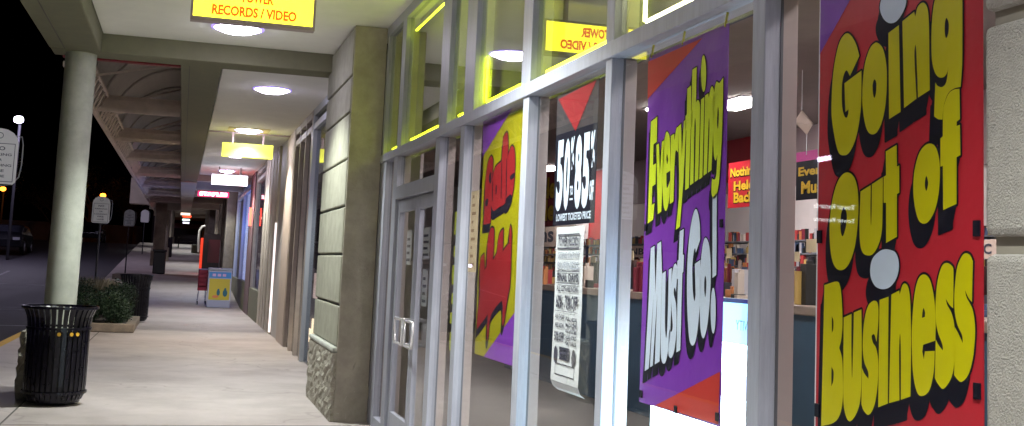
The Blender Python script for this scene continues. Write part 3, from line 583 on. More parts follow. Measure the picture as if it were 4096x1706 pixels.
# wall racks behind counter
rk = thing('wall_rack', 'dark media shelving with rows of coloured cases along the back of the shop', 'shelving', (8.4, 9, 0))
MB().box(8.3, 8.85, 1, 30, .01, 1.42).build('case', mat('rack_dark', (.05, .055, .075), .6), rk)
MB().box(8.28, 8.88, 1, 30, 1.421, 1.55).build('shelf', mat('rack_top', (.16, .17, .20), .6), rk)
for z in (1.74, 1.93, 2.12): MB().box(8.45, 8.86, 1, 30, z, z+.02).build('shelf', MATS['rack_top'], rk)
for ci in range(9):
    m = MB()
    for j in range(260):
        z = r.choice((1.551, 1.762, 1.952, 2.142, 1.551)); y = r.uniform(1.2, 29); h = r.uniform(.07, .16); x = 8.46 if z > 1.6 else 8.3
        m.box(x+.002*ci, x+.04+.002*ci, y, y+r.uniform(.04, .14), z, z+h)
    tag(m.build('media_case', PM[ci], rk), kind='stuff')
bk = thing('back_counter_stock', 'jumble of small media cases and cards on the dark counter behind the checkout', 'stock', (6.7, 9, 1.5), None)
for ci in range(9):
    m = MB()
    for j in range(95):
        y = r.uniform(1.8, 17.8); h = r.choice((.05, .09, .13, .18, .26))*r.uniform(.8, 1.2); x = r.uniform(6.45, 6.8); t_ = r.uniform(-.03, .03); w_ = r.uniform(.03, .11)
        m.add([(x, y, 1.501), (x+.03, y, 1.501), (x+.03, y+w_, 1.501), (x, y+w_, 1.501), (x, y+t_, 1.5+h), (x+.03, y+t_, 1.5+h), (x+.03, y+w_+t_, 1.5+h), (x, y+w_+t_, 1.5+h)], [(0,3,2,1),(4,5,6,7),(0,1,5,4),(1,2,6,5),(2,3,7,6),(3,0,4,7)])
    tag(m.build('small_case', PM[ci], bk), kind='stuff')
q = MB()
for j in range(40): y = 2+j*.39+r.uniform(-.1, .1); z = r.uniform(1.7, 1.9); q.box(6.40, 6.41, y, y+r.uniform(.08, .2), z, z+r.uniform(.08, .15))
tag(q.build('price_card', mat('price_card_cream', (.72, .62, .4), .6), bk), kind='stuff')
# hanging posters inside
def hang(name, label, p0, p1, X, base, txts, tcol, top=None):
    a, b = onx(*p0, X), onx(*p1, X); o = thing(name, label, 'poster', (X, a.y, b.z))
    MB().box(X, X+.01, b.y, a.y, b.z, a.z).build('sheet', base, o); ar = Art((X, a.y, b.z), (0, -1, 0), (0, 0, 1)); W_, H_ = a.y-b.y, a.z-b.z
    if top: q = MB(); ar.rect(q, 0, W_, H_*.8, H_, .001); q.build('band', top, o)
    for layer, (mt, dz, bo, dx) in enumerate(((PBLK, .002, .09, -.01), (tcol, .004, .04, 0))):
        q = MB()
        for (t, x0, x1, z0, z1) in txts: text(ar, q, t, x0*W_+dx, x1*W_+dx, z0*H_+dx, z1*H_+dx, dz, bo)
        q.build('lettering' if layer else 'lettering_shadow', mt, o)
    return o
PMAG = mat('poster_magenta', (.6, .02, .30), .5); GOLD = mat('poster_gold', (.75, .48, .02), .5)
hang('hanging_poster', 'red hanging poster in the shop reading Nothing Held Back in gold', (2915, 655), (3020, 825), 7.0, PRED, (('Nothing', .08, 1.0, .62, .88), ('Held', .22, .95, .37, .58), ('Back', .22, 1.0, .1, .33)), GOLD)
hang('hanging_poster', 'black and magenta hanging poster in the shop reading Everything Must Go', (3186, 612), (3310, 792), 7.0, PBLK, (('Every', .08, .98, .44, .68), ('Must', .18, .98, .12, .38)), GOLD, PMAG)
hang('hanging_poster', 'dark hanging poster with orange flame lettering seen left of the percent poster', (2120, 705), (2222, 905), 7.0, mat('poster_wine', (.30, .02, .02), .5), (('Sale', .3, .95, .5, .9), ('Sale', .2, .95, .1, .5)), GOLD)
# lettered pale headers on the back wall
def wallsign(label, p0, p1, X, t, xr, bold=.03):
    a, b = onx(*p0, X), onx(*p1, X); o = thing('wall_header', label, 'sign', (X, a.y, b.z)); MB().box(X, X+.02, b.y, a.y, b.z, a.z).build('board', mat('cream_board', (.66, .52, .44), .7), o)
    ar = Art((X, a.y, b.z), (0, -1, 0), (0, 0, 1)); q = MB(); text(ar, q, t, (a.y-b.y)*xr[0], (a.y-b.y)*xr[1], (a.z-b.z)*.22, (a.z-b.z)*.78, .002, bold); q.build('lettering', INK, o)
wallsign('cream wall header with large dark letters ns behind the paper notice', (2110, 915), (2300, 985), 8.2, 'ns', (.3, .58))
wallsign('cream wall header with dark letters seen left of the purple poster', (2505, 985), (2600, 1030), 8.2, 'NB', (.2, .75))
wallsign('cream wall header with dark numeral shapes seen through the right door', (1660, 900), (1760, 980), 8.2, '50', (.05, .8), .05)
wallsign('cream shelf header seen between the red poster and the grey pier', (3880, 960), (3990, 1035), 4.6, 'CC', (.2, .8))
# paper lantern star
lp = onx(3216, 492, 6.5); lm = MB()
pts_ = [Vector(v) for v in ((0, .19, .05), (0, -.17, -.04), (0, .05, .15), (0, -.06, -.14), (.12, 0, 0), (-.12, 0, 0))]
import itertools
vs = [lp+p for p in pts_]; lm.add(vs, [(0,2,4),(2,1,4),(1,3,4),(3,0,4),(2,0,5),(1,2,5),(3,1,5),(0,3,5)])
t = thing('paper_lantern', 'cream pointed paper lantern hanging from the shop ceiling', 'lantern', lp); lm.build('shade', mat('lantern_cream', (.62, .50, .44), .8), t)
MB().bar(lp+Vector((0, .05, .14)), (lp.x, lp.y+.05, ZC-.04), .006).bar(lp+Vector((0, -.06, -.13)), lp+Vector((0, -.06, -.36)), .006).build('cord', PAPER, t)
# lit display case behind the purple poster
ca, cb = onx(2915, 1198, 2.22), onx(3000, 1198, 2.22)
dc = thing('lit_display_case', 'glowing pale cyan-white display case standing behind the purple poster', 'display case', (2.4, 3.9, 0))
y_hi = onx(2603, 1640, 2.22).y; y_lo = 4.0; zt = ca.z
LIT = mat('case_light', (.8, .9, .95), .5, emit=(.60, .90, 1), estr=13)
MB().box(2.22, 2.235, y_lo, y_hi, .08, zt-.04).build('lit_panel', LIT, dc)
MB().box(2.236, 2.285, y_lo-.02, y_hi+.02, 0.01, zt).build('cabinet', mat('cabinet_teal', (.03, .07, .10), .5), dc); MB().box(2.218, 2.2855, y_lo-.021, y_hi+.021, zt-.012, zt+.004).build('top_trim', mat('cabinet_teal', (.03, .07, .10), .5), dc)
for z0_, z1_, nm_, c_, e_ in ((.40, .30, 'pale', (.72, .96, 1), 1.6), (.30, .18, 'light', (.5, .9, .98), 1.25)): MB().box(2.216, 2.2195, y_lo, y_hi, zt-z0_, zt-z1_).build('tinted_panel', mat('case_'+nm_, c_, .4, emit=c_, estr=e_), dc)
MB().box(2.216, 2.2195, y_lo, y_hi, zt-.18, zt-.013).build('cyan_panel', mat('case_cyan', (.3, .7, .8), .4, emit=(.30, .80, .88), estr=1.0), dc)
q_ = MB(); ar_ = Art((2.2155, onx(2990, 1300, 2.2155).y, onx(2940, 1290, 2.2155).z-.03), (0, 1, 0), (0, 0, 1)); text(ar_, q_, 'VITY', 0, .10, 0, .04, .0, .0)
for i_, v_ in enumerate(q_.v): pass
q_.f = [tuple(reversed(f_)) for f_ in q_.f]; q_.build('reversed_lettering', mat('case_letter', (.1, .3, .4), .5), dc)
MB().box(2.0, 2.2, 4.60, 4.615, .05, 1.25).build('glowing_end', LIT, dc) if 0 else None
# ------------------------------------------------------------------ ceiling downlights
LDISC = mat('lamp_lens', (.9, .9, 1), .4, emit=(.86, .80, 1), estr=32)
RIM_GLOW = mat('lamp_rim_glow', (.5, .5, .6), .3, 0, emit=(.36, .24, 1), estr=.9)  # lavender halo of the lamp imitated by a faint glow in the ring
def downlight(x, y, e, label, square=False, zc=ZC, r_=.24, col=(.93, 1, .90), size=116, disc=LDISC):
    t = thing('recessed_downlight', label, 'ceiling light', (x, y, zc), 'recessed downlights in the arcade ceiling')
    MB().lathe([(0.0001, -.06), (r_*.6, -.05), (r_, -.012)], (x, y, zc), 36).build('lens', disc, t, smooth=True)
    MB().lathe([(r_, -.013), (r_+.03, -.012), (r_+.03, .0)], (x, y, zc), 36).build('rim', RIM_GLOW, t, smooth=True)
    if square: MB().box(x-.38, x+.38, y-.38, y+.38, zc-.011, zc-.001).build('housing', mat('housing_cream', (.6, .5, .3), .6), t)
    spot('lamp', (0, 0, -.07), e, col, size, .5, .03, t)
    return t
EN = 385
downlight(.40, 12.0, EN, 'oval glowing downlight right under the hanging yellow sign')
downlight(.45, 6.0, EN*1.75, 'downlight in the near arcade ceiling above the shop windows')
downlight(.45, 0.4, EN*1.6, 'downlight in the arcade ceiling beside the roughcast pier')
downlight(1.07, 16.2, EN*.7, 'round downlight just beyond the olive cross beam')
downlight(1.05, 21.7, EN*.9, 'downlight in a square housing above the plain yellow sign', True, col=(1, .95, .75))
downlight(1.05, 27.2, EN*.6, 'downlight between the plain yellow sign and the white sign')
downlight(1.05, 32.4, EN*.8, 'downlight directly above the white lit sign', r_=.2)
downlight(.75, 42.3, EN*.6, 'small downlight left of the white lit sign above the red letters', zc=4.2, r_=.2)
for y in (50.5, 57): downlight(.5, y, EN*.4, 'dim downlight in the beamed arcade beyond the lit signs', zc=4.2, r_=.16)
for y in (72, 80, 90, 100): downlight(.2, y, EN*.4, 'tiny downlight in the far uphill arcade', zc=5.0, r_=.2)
# ------------------------------------------------------------------ hanging signs
def hsign(label, x0, x1, y, z0, z1, face, txts=(), tcol=None, dep=.16, ztop=ZC, frame_m=None, lower=.05, rods=True, curved=False):
    o = thing('hanging_sign', label, 'sign', ((x0+x1)/2, y, z0)); fm = frame_m or mat('sign_frame', (.28, .22, .22), .5, .3)
    if lower: MB().box(x0-.02, x1+.02, y, y+dep, z0-lower, z0).box(x0-.02, x0, y, y+dep, z0, z1).box(x1, x1+.02, y, y+dep, z0, z1).box(x0-.02, x1+.02, y, y+dep, z1, z1+.02).build('frame', fm, o)
    MB().box(x0, x1, y+.006, y+dep-.006, z0, z1).build('lit_face', face, o)
    if txts:
        ar = Art((x0, y+.006, z0), (1, 0, 0), (0, 0, 1)); q = MB(); W_, H_ = x1-x0, z1-z0
        for (t, a, b, c_, d, bo) in txts: text(ar, q, t, a*W_, b*W_, c_*H_, d*H_, .002, bo)
        q.build('lettering', tcol, o)
    if rods:
        for x in (x0+(x1-x0)*.2, x0+(x1-x0)*.8): MB().box(x-.018, x+.018, y+dep/2-.018, y+dep/2+.018, z1+.005, ztop-.001).build('hanger', fm, o)
    return o
SY = mat('sign_yellow_lit', (.3, .28, .02), .5, emit=(1, .90, .03), estr=2.4)
SY2 = mat('plain_yellow_lit', (.3, .3, .03), .5, emit=(.95, 1, .06), estr=1.15)
SWH = mat('sign_white_lit', (.9, .9, .9), .5, emit=(.95, .88, 1), estr=1.7)
SRD = mat('sign_red_lit', (.8, .1, .2), .5, emit=(.85, .02, .12), estr=1.2)
RLT = mat('sign_red_letter', (.75, .06, .01), .5, emit=(.9, .10, .0), estr=.9)
PKW = mat('letter_white_lit', (1, .9, .9), .5, emit=(1, .75, .82), estr=2.6)
hsign('large yellow lit hanging sign with red letters above the walkway in front', -.046, .894, 9.2, 3.441, 3.70, SY,
      (('TOWER', .38, .66, .56, .90, .05), ('RECORDS / VIDEO', .15, .86, .10, .43, .05)), RLT, lower=.03, dep=.11)
hsign('plain yellow lit hanging sign in the middle of the arcade', .60, 1.54, 22, 3.445, 3.70, SY2, lower=0)
hsign('white lit hanging sign beyond the plain yellow one', .63, 1.56, 31, 3.45, 3.72, SWH, (('AY', .80, .97, .62, .88, 0), ('A', .12, .17, .15, .35, 0), ('S', .66, .71, .12, .32, 0), ('O', .78, .83, .1, .28, 0)), mat('sign_faint_letter', (.6, .6, .62), .5, emit=(.75, .72, .8), estr=.9), lower=0)
o = hsign('long red lit hanging sign with white letters farthest along the arcade', .40, 1.46, 41, 3.62, 3.80, SRD, (('STAPLES', .05, .95, .12, .88, .07),), PKW, lower=0, ztop=3.9)
# a rail the yellow sign hangs from
cr = thing('sign_rail', 'thin rail across the white soffit holding the plain yellow sign', 'rail', (1, 22.08, 3.9)); MB().box(.34, 1.85, 22.06, 22.10, ZC-.04, ZC-.012).build('bar', MATS['sign_frame'], cr)
for (px, py, c_, lab) in ((742, 857, 'cream', 'tiny cream lit sign, topmost of the cluster at the far end'), (748, 867, 'red', 'tiny red lit sign in the cluster at the far end'), (744, 880, 'green', 'tiny greenish white lit sign under the red one at the far end'), (744, 892, 'white', 'tiny white lit sign lowest of the cluster at the far end')):
    yv = {'cream': 62, 'red': 68, 'green': 80, 'white': 92}[c_]; p = ony(px, py, yv); cc = dict(cream=(.9, .7, .5), red=(1, .08, .03), green=(.7, .9, .8), white=(.85, .8, 1))[c_]
    q = MB().box(p.x-.24, p.x+.24, yv, yv+.1, p.z-.06, p.z+.06).build('far_sign', mat('far_sign_'+c_, cc, .5, emit=cc, estr=1.3)); q.data.transform(Matrix.Translation(-p)); q.location = p; tag(q, lab, 'sign')
# ------------------------------------------------------------------ farther shopfronts
def shop(y0, y1, label, frame_m, pane_back, nm, glow=None, knee=0, step=1.4, top=3.6, fx=.06):
    o = thing('shopfront', label, 'shopfront', (A, y0, 0)); zb = min(g(y0), g(y1))
    y = y0; ys = [y0]
    n = max(1, round((y1-y0)/step))
    for k in range(n+1):
        yk = y0+(y1-y0-.1)*k/n; MB().box(A, A+.12, yk, yk+.1, zb-.1, ZC).build('mullion', frame_m, o)
    MB().box(A+.01, A+.11, y0, y1, top, top+.1).build('rail', frame_m, o); MB().box(A+.005, A+.115, y0, y1, ZC-.12, ZC).build('head_rail', frame_m, o)
    if knee: MB().box(A-.02, A+.10, y0, y1, zb-.2, g(y1)*0+knee).build('knee_wall', STUC, o)
    MB().box(A+.06, A+.066, y0, y1, 0, ZC-.12).build('window_pane', GLASSD, o)
    MB().box(A+.35, A+.4, y0, y1, zb, ZC).build(nm, pane_back, o)
    return o
TAN = mat('tan_frame', (.50, .43, .35), .5, .2, noise=.15, scale=4); BRN = mat('brown_frame', (.42, .36, .32), .5, noise=.15, scale=4); ALB = mat('blue_grey_frame', (.42, .44, .49), .4, .3)
CURT = mat('curtain_white', (.55, .55, .62), .8, noise=.2, scale=9, stretch=(1, 6, .1), emit=(.55, .62, .78), estr=.62)
CURTB = mat('curtain_blue', (.35, .5, .8), .8, noise=.2, scale=9, stretch=(1, 6, .1), emit=(.5, .52, .9), estr=.75)
DARKI = mat('dark_room', (.10, .07, .09), .7, noise=.5, scale=1.5)
shop(13.4, 18.0, 'blue-grey framed shopfront just past the stucco pilaster', ALB, DARKI, 'dark_interior', step=3.2)
o = shop(18.05, 20.95, 'brown framed glass entrance past the pilaster', BRN, DARKI, 'dark_interior', step=.95)
WL_ = mat('shop_glow', (.9, .7, .5), .5, emit=(1, .75, .45), estr=1.6)
MB().box(2.1, 2.2, 18.15, 18.7, .35, .62).build('inside_lamp', WL_, o); MB().box(2.1, 2.2, 18.2, 18.75, .95, 1.35).build('inside_lamp', mat('shop_glow_dim', (.9, .7, .6), .5, emit=(.9, .65, .55), estr=.5), o); MB().box(2.1, 2.2, 19.3, 19.9, .2, .4).build('inside_lamp', WL_, o)
PB = mat('panel_brown', (.44, .37, .33), .6, noise=.15, scale=4)
o = thing('brown_wall_panel', 'plain brown wall between the glass entrance and the bright upright light strip', 'wall', (A, 22.5, 0)); MB().box(A-.005, A+.3, 21.0, 22.4, -.1, ZC).build('panel', PB, o); MB().box(A+.02, A+.3, 22.42, 23.95, -.1, ZC).build('panel', mat('panel_greybrown', (.42, .40, .40), .5, noise=.1, scale=4), o)
o = thing('striped_wall', 'tan wall of vertical strips beyond the bright upright light strip', 'wall', (A, 26, 0)); TB2 = mat('strip_tan', (.60, .52, .44), .6, noise=.15, scale=4)
for k in range(9): MB().box(A-.01-.012*(k % 2), A+.3, 24.25+k*.445, 24.25+k*.445+.43, -.1, ZC).build('strip', TB2 if k % 3 else TAN, o)
shop(28.3, 31.9, 'shopfront with pale bluish window above a low wall', BRN, CURT, 'curtain', knee=.75, step=3.2)
o = shop(34.1, 43, 'shopfront with blue glowing curtain above a low stone wall', ALB, CURTB, 'curtain', knee=.85, step=4)
MB().box(A+.2, A+.3, 36.5, 38.2, 2.2, 3.0).build('blue_neon', mat('neon_blue', (.2, .3, 1), .5, emit=(.18, .35, 1), estr=3), o)
wl = thing('shop_pier', 'red-lit brown pier between the two curtained shopfronts', 'pier', (A, 33, 0)); MB().box(A-.03, A+.3, 31.95, 34.05, -.1, ZC).build('pier_body', mat('pier_redbrown', (.15, .09, .10), .8, noise=.2, scale=3), wl)
ng = tag(MB().box(A-.10, A-.035, 32.6, 32.75, 2.45, 2.95).build('neon_sign', mat('neon_red', (1, .1, .05), .5, emit=(1, .05, .03), estr=5)), 'upright red neon sign on the pier past the white lit sign', 'sign')
ng = tag(MB().box(A-.03, A+.01, 24.05, 24.10, .05, 2.3).build('edge_light', mat('edge_white', (.9, .8, .8), .5, emit=(1, .88, .88), estr=.75)), 'thin upright white light strip in the tan shopfront', 'light strip')
STB = mat('far_stone', (.20, .17, .14), .85, noise=.35, scale=3)
wl = thing('far_shop_wall', 'dim brown shop wall with projecting piers beyond the curtained windows', 'wall', (A, 60, 0))
MB().box(A, A+.3, 43.1, 118, -.2, 5.1).build('wall', STB, wl)
for y in (43.3, 47.5, 52, 58): MB().box(A-.35, A-.002, y, y+1.0, -.1, 4.2).build('pier', STB, wl, .03)
for y in (66, 76): MB().box(A-.5, A-.002, y, y+1.0, 0, 4.9).build('pier', STB, wl)
for y in (49.3, 60.5): MB().box(A-.02, A-.003, y, y+1.6, 1, 3.6).build('window', mat('far_window', (.35, .30, .27), .4, emit=(.6, .5, .4), estr=.12), wl)
# end of the arcade
ew = thing('end_building', 'dark building front closing the far end of the arcade', 'building', (0, 119, 2)); MB().box(-3, 9, 118.5, 119, 2, 9).build('wall', mat('end_dark', (.03, .03, .05), .7), ew)
MB().box(-2, 2, 118.3, 118.45, 4.2, 4.7).build('awning_band', mat('end_mauve', (.2, .1, .16), .7), ew)
# far square pillars with wall panels on the left
for i, (y, w_) in enumerate(((56, .42), (60, .6), (66, .55), (74, .6), (84, .6), (95, .6))):
    o = thing('square_pillar', ['nearest brown square pillar behind the dark square litter bin', 'second brown square pillar along the far kerb', 'third brown square pillar along the far kerb', 'fourth square pillar along the far kerb', 'fifth square pillar, deep in the arcade', 'last square pillar before the end of the arcade'][i], 'pillar', (-1.1, y, g(y)))
    MB().box(-1.0-w_/2-.1, -1.0+w_/2, y, y+w_*1.6, g(y)-.1, 3.94 if y < 58 else 5.0).build('shaft', STB, o, .02); MB().box(-1.0-w_/2-.18, -1.0+w_/2+.08, y-.08, y+w_*1.6+.08, g(y)-.1, g(y)+.7).build('base', STB, o, .02)
# ------------------------------------------------------------------ street furniture
def litter_bin(loc, label, stickers=True, r0=.30, h=.972):
    t = thing('litter_bin', label, 'litter bin', loc); n = 34; x, y, z = loc
    m = MB()
    for k in range(n):
        a = 2*math.pi*k/n; da = 2*math.pi/n*.36
        prof = [(r0-.03, .06), (r0-.012, .10), (r0, .2), (r0, .70), (r0+.002, .80), (r0+.016, .88), (r0+.042, .945), (r0+.062, h)]
        vs = []; fs = []
        for (rr, zz) in prof:
            for (dr, s) in ((0, -1), (0, 1), (-.008, 1), (-.008, -1)):
                vs.append((x+(rr+dr)*math.cos(a+s*da), y+(rr+dr)*math.sin(a+s*da), z+zz))
        for i in range(len(prof)-1):
            for j in range(4): fs.append((i*4+j, i*4+(j+1) % 4, i*4+4+(j+1) % 4, i*4+4+j))
        m.add(vs, fs)
    m.build('slats', DARKM, t, loc=loc)
    for nm, rr, zz in (('rim', r0+.062, h), ('upper_band', r0+.006, .765), ('lower_band', r0+.004, .13)):
        pr_ = [(rr-.012, zz-.012), (rr+.010, zz-.012), (rr+.010, zz+.012), (rr-.012, zz+.012), (rr-.012, zz-.012)]
        MB().lathe(pr_, loc, 40).build(nm, DARKM, t, loc=loc, smooth=False)
    MB().lathe([(.0001, .03), (r0-.05, .03), (r0-.03, .09), (r0-.03, .11)], loc, 32).build('foot', DARKM, t, loc=loc)
    MB().lathe([(.0001, .12), (r0-.035, .12), (r0-.03, .70)], loc, 32).build('liner', mat('liner_black', (.008, .008, .01), .5), t, loc=loc)
    if stickers:
        for a in (-84, -62, -50):
            A1 = math.radians(a); rr = r0+.014; q = MB(); c0 = Vector((x+rr*math.cos(A1), y+rr*math.sin(A1), z+.715)); u = Vector((-math.sin(A1), math.cos(A1), 0))
            q.add([c0+u*(.019*math.cos(j*math.pi/6))+Vector((0, 0, .019*math.sin(j*math.pi/6))) for j in range(12)]+[c0+Vector((math.cos(A1), math.sin(A1), 0))*-.012+u*(.019*math.cos(j*math.pi/6))+Vector((0, 0, .019*math.sin(j*math.pi/6))) for j in range(12)], [tuple(range(12))]+[(j, j+12, (j+1) % 12+12, (j+1) % 12) for j in range(12)])
            q.build('sticker', mat('sticker_orange', (.75, .42, .03), .6), t, loc=loc)
    return t
litter_bin((-1.14, 12.50, .0), 'large black slatted litter bin with flared rim in front of the round column')
litter_bin((-.93, 27.3, .0), 'dark slatted litter bin beside the planter, second along the walkway', False, .30, 1.06)
o = thing('square_litter_bin', 'dark square litter bin far along the walkway before the brown pillars', 'litter bin', (-1.35, 50.5, g(50.5)))
bl_, br_ = ony(612, 1050, 50.3).x, ony(662, 1050, 50.3).x
MB().box(bl_, br_, 50.3, 50.85, g(50.5), g(50.5)+.92).build('body', mat('liner_black', (.008, .008, .01), .7), o, .03); MB().box(bl_-.03, br_+.03, 50.26, 50.89, g(50.5)+.921, g(50.5)+1.02).build('lid', MATS['liner_black'], o, .02)
o = thing('square_litter_bin', 'small dark bin deep along the left edge of the far walkway', 'litter bin', (-.75, 64, g(64))); MB().box(-.95, -.5, 64, 64.5, g(64), g(64)+1.0).build('body', DARKM, o, .03); MB().box(-.98, -.47, 63.97, 64.53, g(64)+1.001, g(64)+1.08).build('lid', DARKM, o, .02)
# boxes by the wall
bx = thing('vending_box', 'grey-blue box with yellow picture panel and blue header by the shop wall', 'vending box', (1.18, 36.3, 0)); BG = mat('box_greyblue', (.30, .32, .45), .6)
MB().box(.85, 1.52, 35.9, 36.6, .01, .22).build('plinth', BG, bx); MB().box(.84, 1.53, 35.9, 36.6, .221, 1.12).build('cabinet', mat('box_pale', (.42, .45, .55), .6), bx, .01); MB().box(.83, 1.54, 35.88, 36.62, 1.121, 1.2).build('lid', mat('lid_grey', (.30, .34, .36), .5), bx, .02)
ar = Art((.86, 35.9, .22), (1, 0, 0), (0, 0, 1))
q = MB(); ar.rect(q, .02, .63, .02, .66, .004); q.build('picture_panel', mat('panel_yellow', (.50, .41, .04), .5), bx)
q = MB(); ar.rect(q, .0, .65, .68, .86, .004); q.build('header', mat('header_blue', (.06, .25, .55), .5), bx)
q = MB(); text(ar, q, 'VIDEO RENTAL', .08, .58, .72, .82, .006, .05) if 0 else [ar.rect(q, .10+k*.15, .20+k*.15, .73, .81, .006) for k in range(3)]; q.build('header_print', mat('header_pink', (.6, .4, .6), .5), bx)
q = MB(); TB = mat('print_teal', (.02, .12, .18), .6)
for (x, z, rx, rz) in ((.30, .24, .05, .09), (.50, .23, .07, .11), (.50, .34, .035, .05), (.30, .31, .035, .05)): ar.poly(q, [[(x+rx*math.cos(j*.4488), z+rz*math.sin(j*.4488)) for j in range(14)]], .006+x*.001+z*.001)
q.build('picture_shape', TB, bx)
q = MB(); ar.poly(q, [[(.22+.1*math.cos(j*.4488), .12+.045*math.sin(j*.4488)) for j in range(14)]], .006); q.build('picture_spot', mat('print_orange', (.6, .2, .08), .6), bx)
cart = thing('shopping_cart', 'red shopping cart parked beside the yellow panelled box', 'cart', (.68, 37, 0)); CR_ = mat('cart_red', (.35, .02, .05), .5)
m = MB()
for i in range(5):
    z = .50+i*.13; m.box(.56, .84, 36.7, 36.72, z, z+.09)
m.box(.56, .575, 36.7, 37.5, .5, 1.12).box(.825, .84, 36.7, 37.5, .5, 1.12).box(.56, .84, 37.48, 37.5, .5, 1.12).box(.56, .84, 36.7, 37.5, .48, .5)
m.build('basket', CR_, cart); MB().tube([(.55, 36.68, 1.14), (.85, 36.68, 1.14)], .02, 8).build('handle', BG, cart)
MB().bar((.58, 36.75, .12), (.60, 36.75, .5), .025).bar((.82, 36.75, .12), (.80, 36.75, .5), .025).bar((.58, 37.4, .12), (.6, 37.4, .5), .025).bar((.82, 37.4, .12), (.8, 37.4, .5), .025).bar((.58, 36.75, .16), (.58, 37.4, .16), .02).bar((.82, 36.75, .16), (.82, 37.4, .16), .02).build('frame', ALU, cart)
for (x, y) in ((.58, 36.75), (.82, 36.75), (.58, 37.4), (.82, 37.4)): MB().tube([(x-.015, y, .07+g(y)), (x+.015, y, .07+g(y))], .06, 12).build('wheel', DARKM, cart)
vm = thing('vending_machine', 'tall dark vending machine with glowing red edge against the far wall', 'vending machine', (1.4, 51.5, g(51)))
zv = g(51.5); MB().box(.88, 1.95, 51.2, 52, zv, zv+1.75).build('cabinet', mat('vend_dark', (.02, .012, .015), .3), vm, .02); MB().box(.78, .875, 51.15, 52, zv+.05, zv+1.55).build('lit_edge', mat('vend_red', (.7, .03, .02), .4, emit=(.9, .06, .02), estr=.55), vm)
MB().box(1.1, 1.6, 51.16, 51.19, zv+.5, zv+1.5).build('front_panel', mat('vend_wine', (.12, .02, .03), .3), vm)
hp = thing('curved_pipe', 'white curved pipe rising over the vending machine with the red edge', 'pipe', (.77, 50.9, zv)); q = [ony(793, 1010, 50.9), ony(794, 960, 50.9), ony(797, 925, 50.9), ony(808, 908, 50.9), ony(822, 904, 50.9)]
MB().tube(q, .045, 8).build('tube', mat('pipe_white', (.7, .66, .62), .4, emit=(.7, .66, .6), estr=.1), hp, smooth=True)
# bicycle-like rack / bench far away
bn = thing('far_bench', 'dark bench standing across the far end of the walkway', 'bench', (.3, 76, g(76))); z = g(76)
MB().box(-.3, .9, 76, 76.4, z+.42, z+.48).build('seat', DARKM, bn); MB().box(-.3, .9, 76.36, 76.42, z+.55, z+.85).build('backrest', DARKM, bn)
for x in (-.25, .8): MB().box(x, x+.06, 76.02, 76.36, z, z+.42).build('leg', DARKM, bn)
bs = tag(MB().box(.55, 1.15, 70, 70.3, g(70), g(70)+.5).build('crate', mat('crate_green', (.3, .36, .28), .6), bevel=.02, loc=(.8, 70, g(70))), 'pale green crate on the far walkway in front of the bench', 'crate')
# ------------------------------------------------------------------ kerbside signs
def psign(x, y, label, txt=True, wd=.43, hh=.69, zb=2.03):
    gz = g(y)-.1; o = thing('parking_sign', label, 'sign', (x, y, gz), 'arched signs along the kerb'); PL = mat('plate_white', (.62, .62, .62), .5); zb += g(y)
    def outline(w_, h_, in_=0):
        pts = [(-w_/2+.03, 0), (w_/2-.03, 0), (w_/2, .03), (w_/2, h_-w_*.42)]
        for k in range(9): a = math.pi*k/8; pts.append((w_/2*math.cos(a), h_-w_*.42+w_*.42*math.sin(a)))
        return pts+[(-w_/2, .03)]
    ar = Art((x, y, zb), (1, 0, 0), (0, 0, 1)); m = MB(); P = outline(wd, hh); n = len(P)
    ar.poly(m, [P], 0); ar.poly(m, [P], -.0245)
    for i in range(n): m.quad(ar.w(P[i], 0), ar.w(P[i], -.025), ar.w(P[(i+1) % n], -.025), ar.w(P[(i+1) % n], 0))
    m.build('plate', PL, o)
    if txt:
        q = MB(); lines = ('NO', 'PARKING', 'OR', 'LOADING', 'FIRE', 'LANE')
        for k, t in enumerate(lines):
            ww = {'NO': .14, 'OR': .09, 'PARKING': .30, 'LOADING': .31, 'FIRE': .15, 'LANE': .17}[t]; h_ = .05 if k == 0 else .032; zc_ = .415-k*.067
            text(ar, q, t, -ww/2, ww/2, zc_, zc_+h_, .002, .02)
        fr_ = [(-wd*.42, .03), (wd*.42, .03), (wd*.42, .50), (-wd*.42, .50)]
        ar.stroke(q, fr_, .004, .0015); ar.stroke(q, [(.035*math.cos(a*.5236), .60+.035*math.sin(a*.5236)) for a in range(12)], .004, .0015)
        q.build('lettering', INK, o)
    MB().tube([(x, y+.045, gz), (x, y+.045, zb+hh*.8)], .028, 10).build('pole', mat('pole_grey', (.03, .03, .035), .5, .4), o)
    MB().tube([(x+wd/2+.03, y+.05, zb+.1), (x+wd/2+.05, y+.05, zb+.25), (x+wd/2+.05, y+.05, zb+.5), (x+wd/2+.03, y+.05, zb+.6), (x+.05, y+.05, zb+.62)], .008, 6).tube([(x+wd/2+.03, y+.05, zb+.1), (x+wd/2-.05, y+.05, zb+.0), (x+.02, y+.05, zb-.02)], .008, 6).build('bracket', mat('pole_light', (.25, .26, .28), .4, .4), o)
for (px, py, yv, lab, tx) in ((-16, 735, 15.2, 'nearest arched white sign at the left edge, its pole cut off', True), (400, 893, 31, 'arched white sign with an orange light behind its top', True), (515, 905, 50, 'third arched sign, between the orange-topped one and the pillar', True), (578, 890, 66, 'farthest arched sign, next to the brown square pillar', False)):
    p = ony(px, py, yv); psign(p.x, yv, lab, tx, zb=p.z-g(yv))
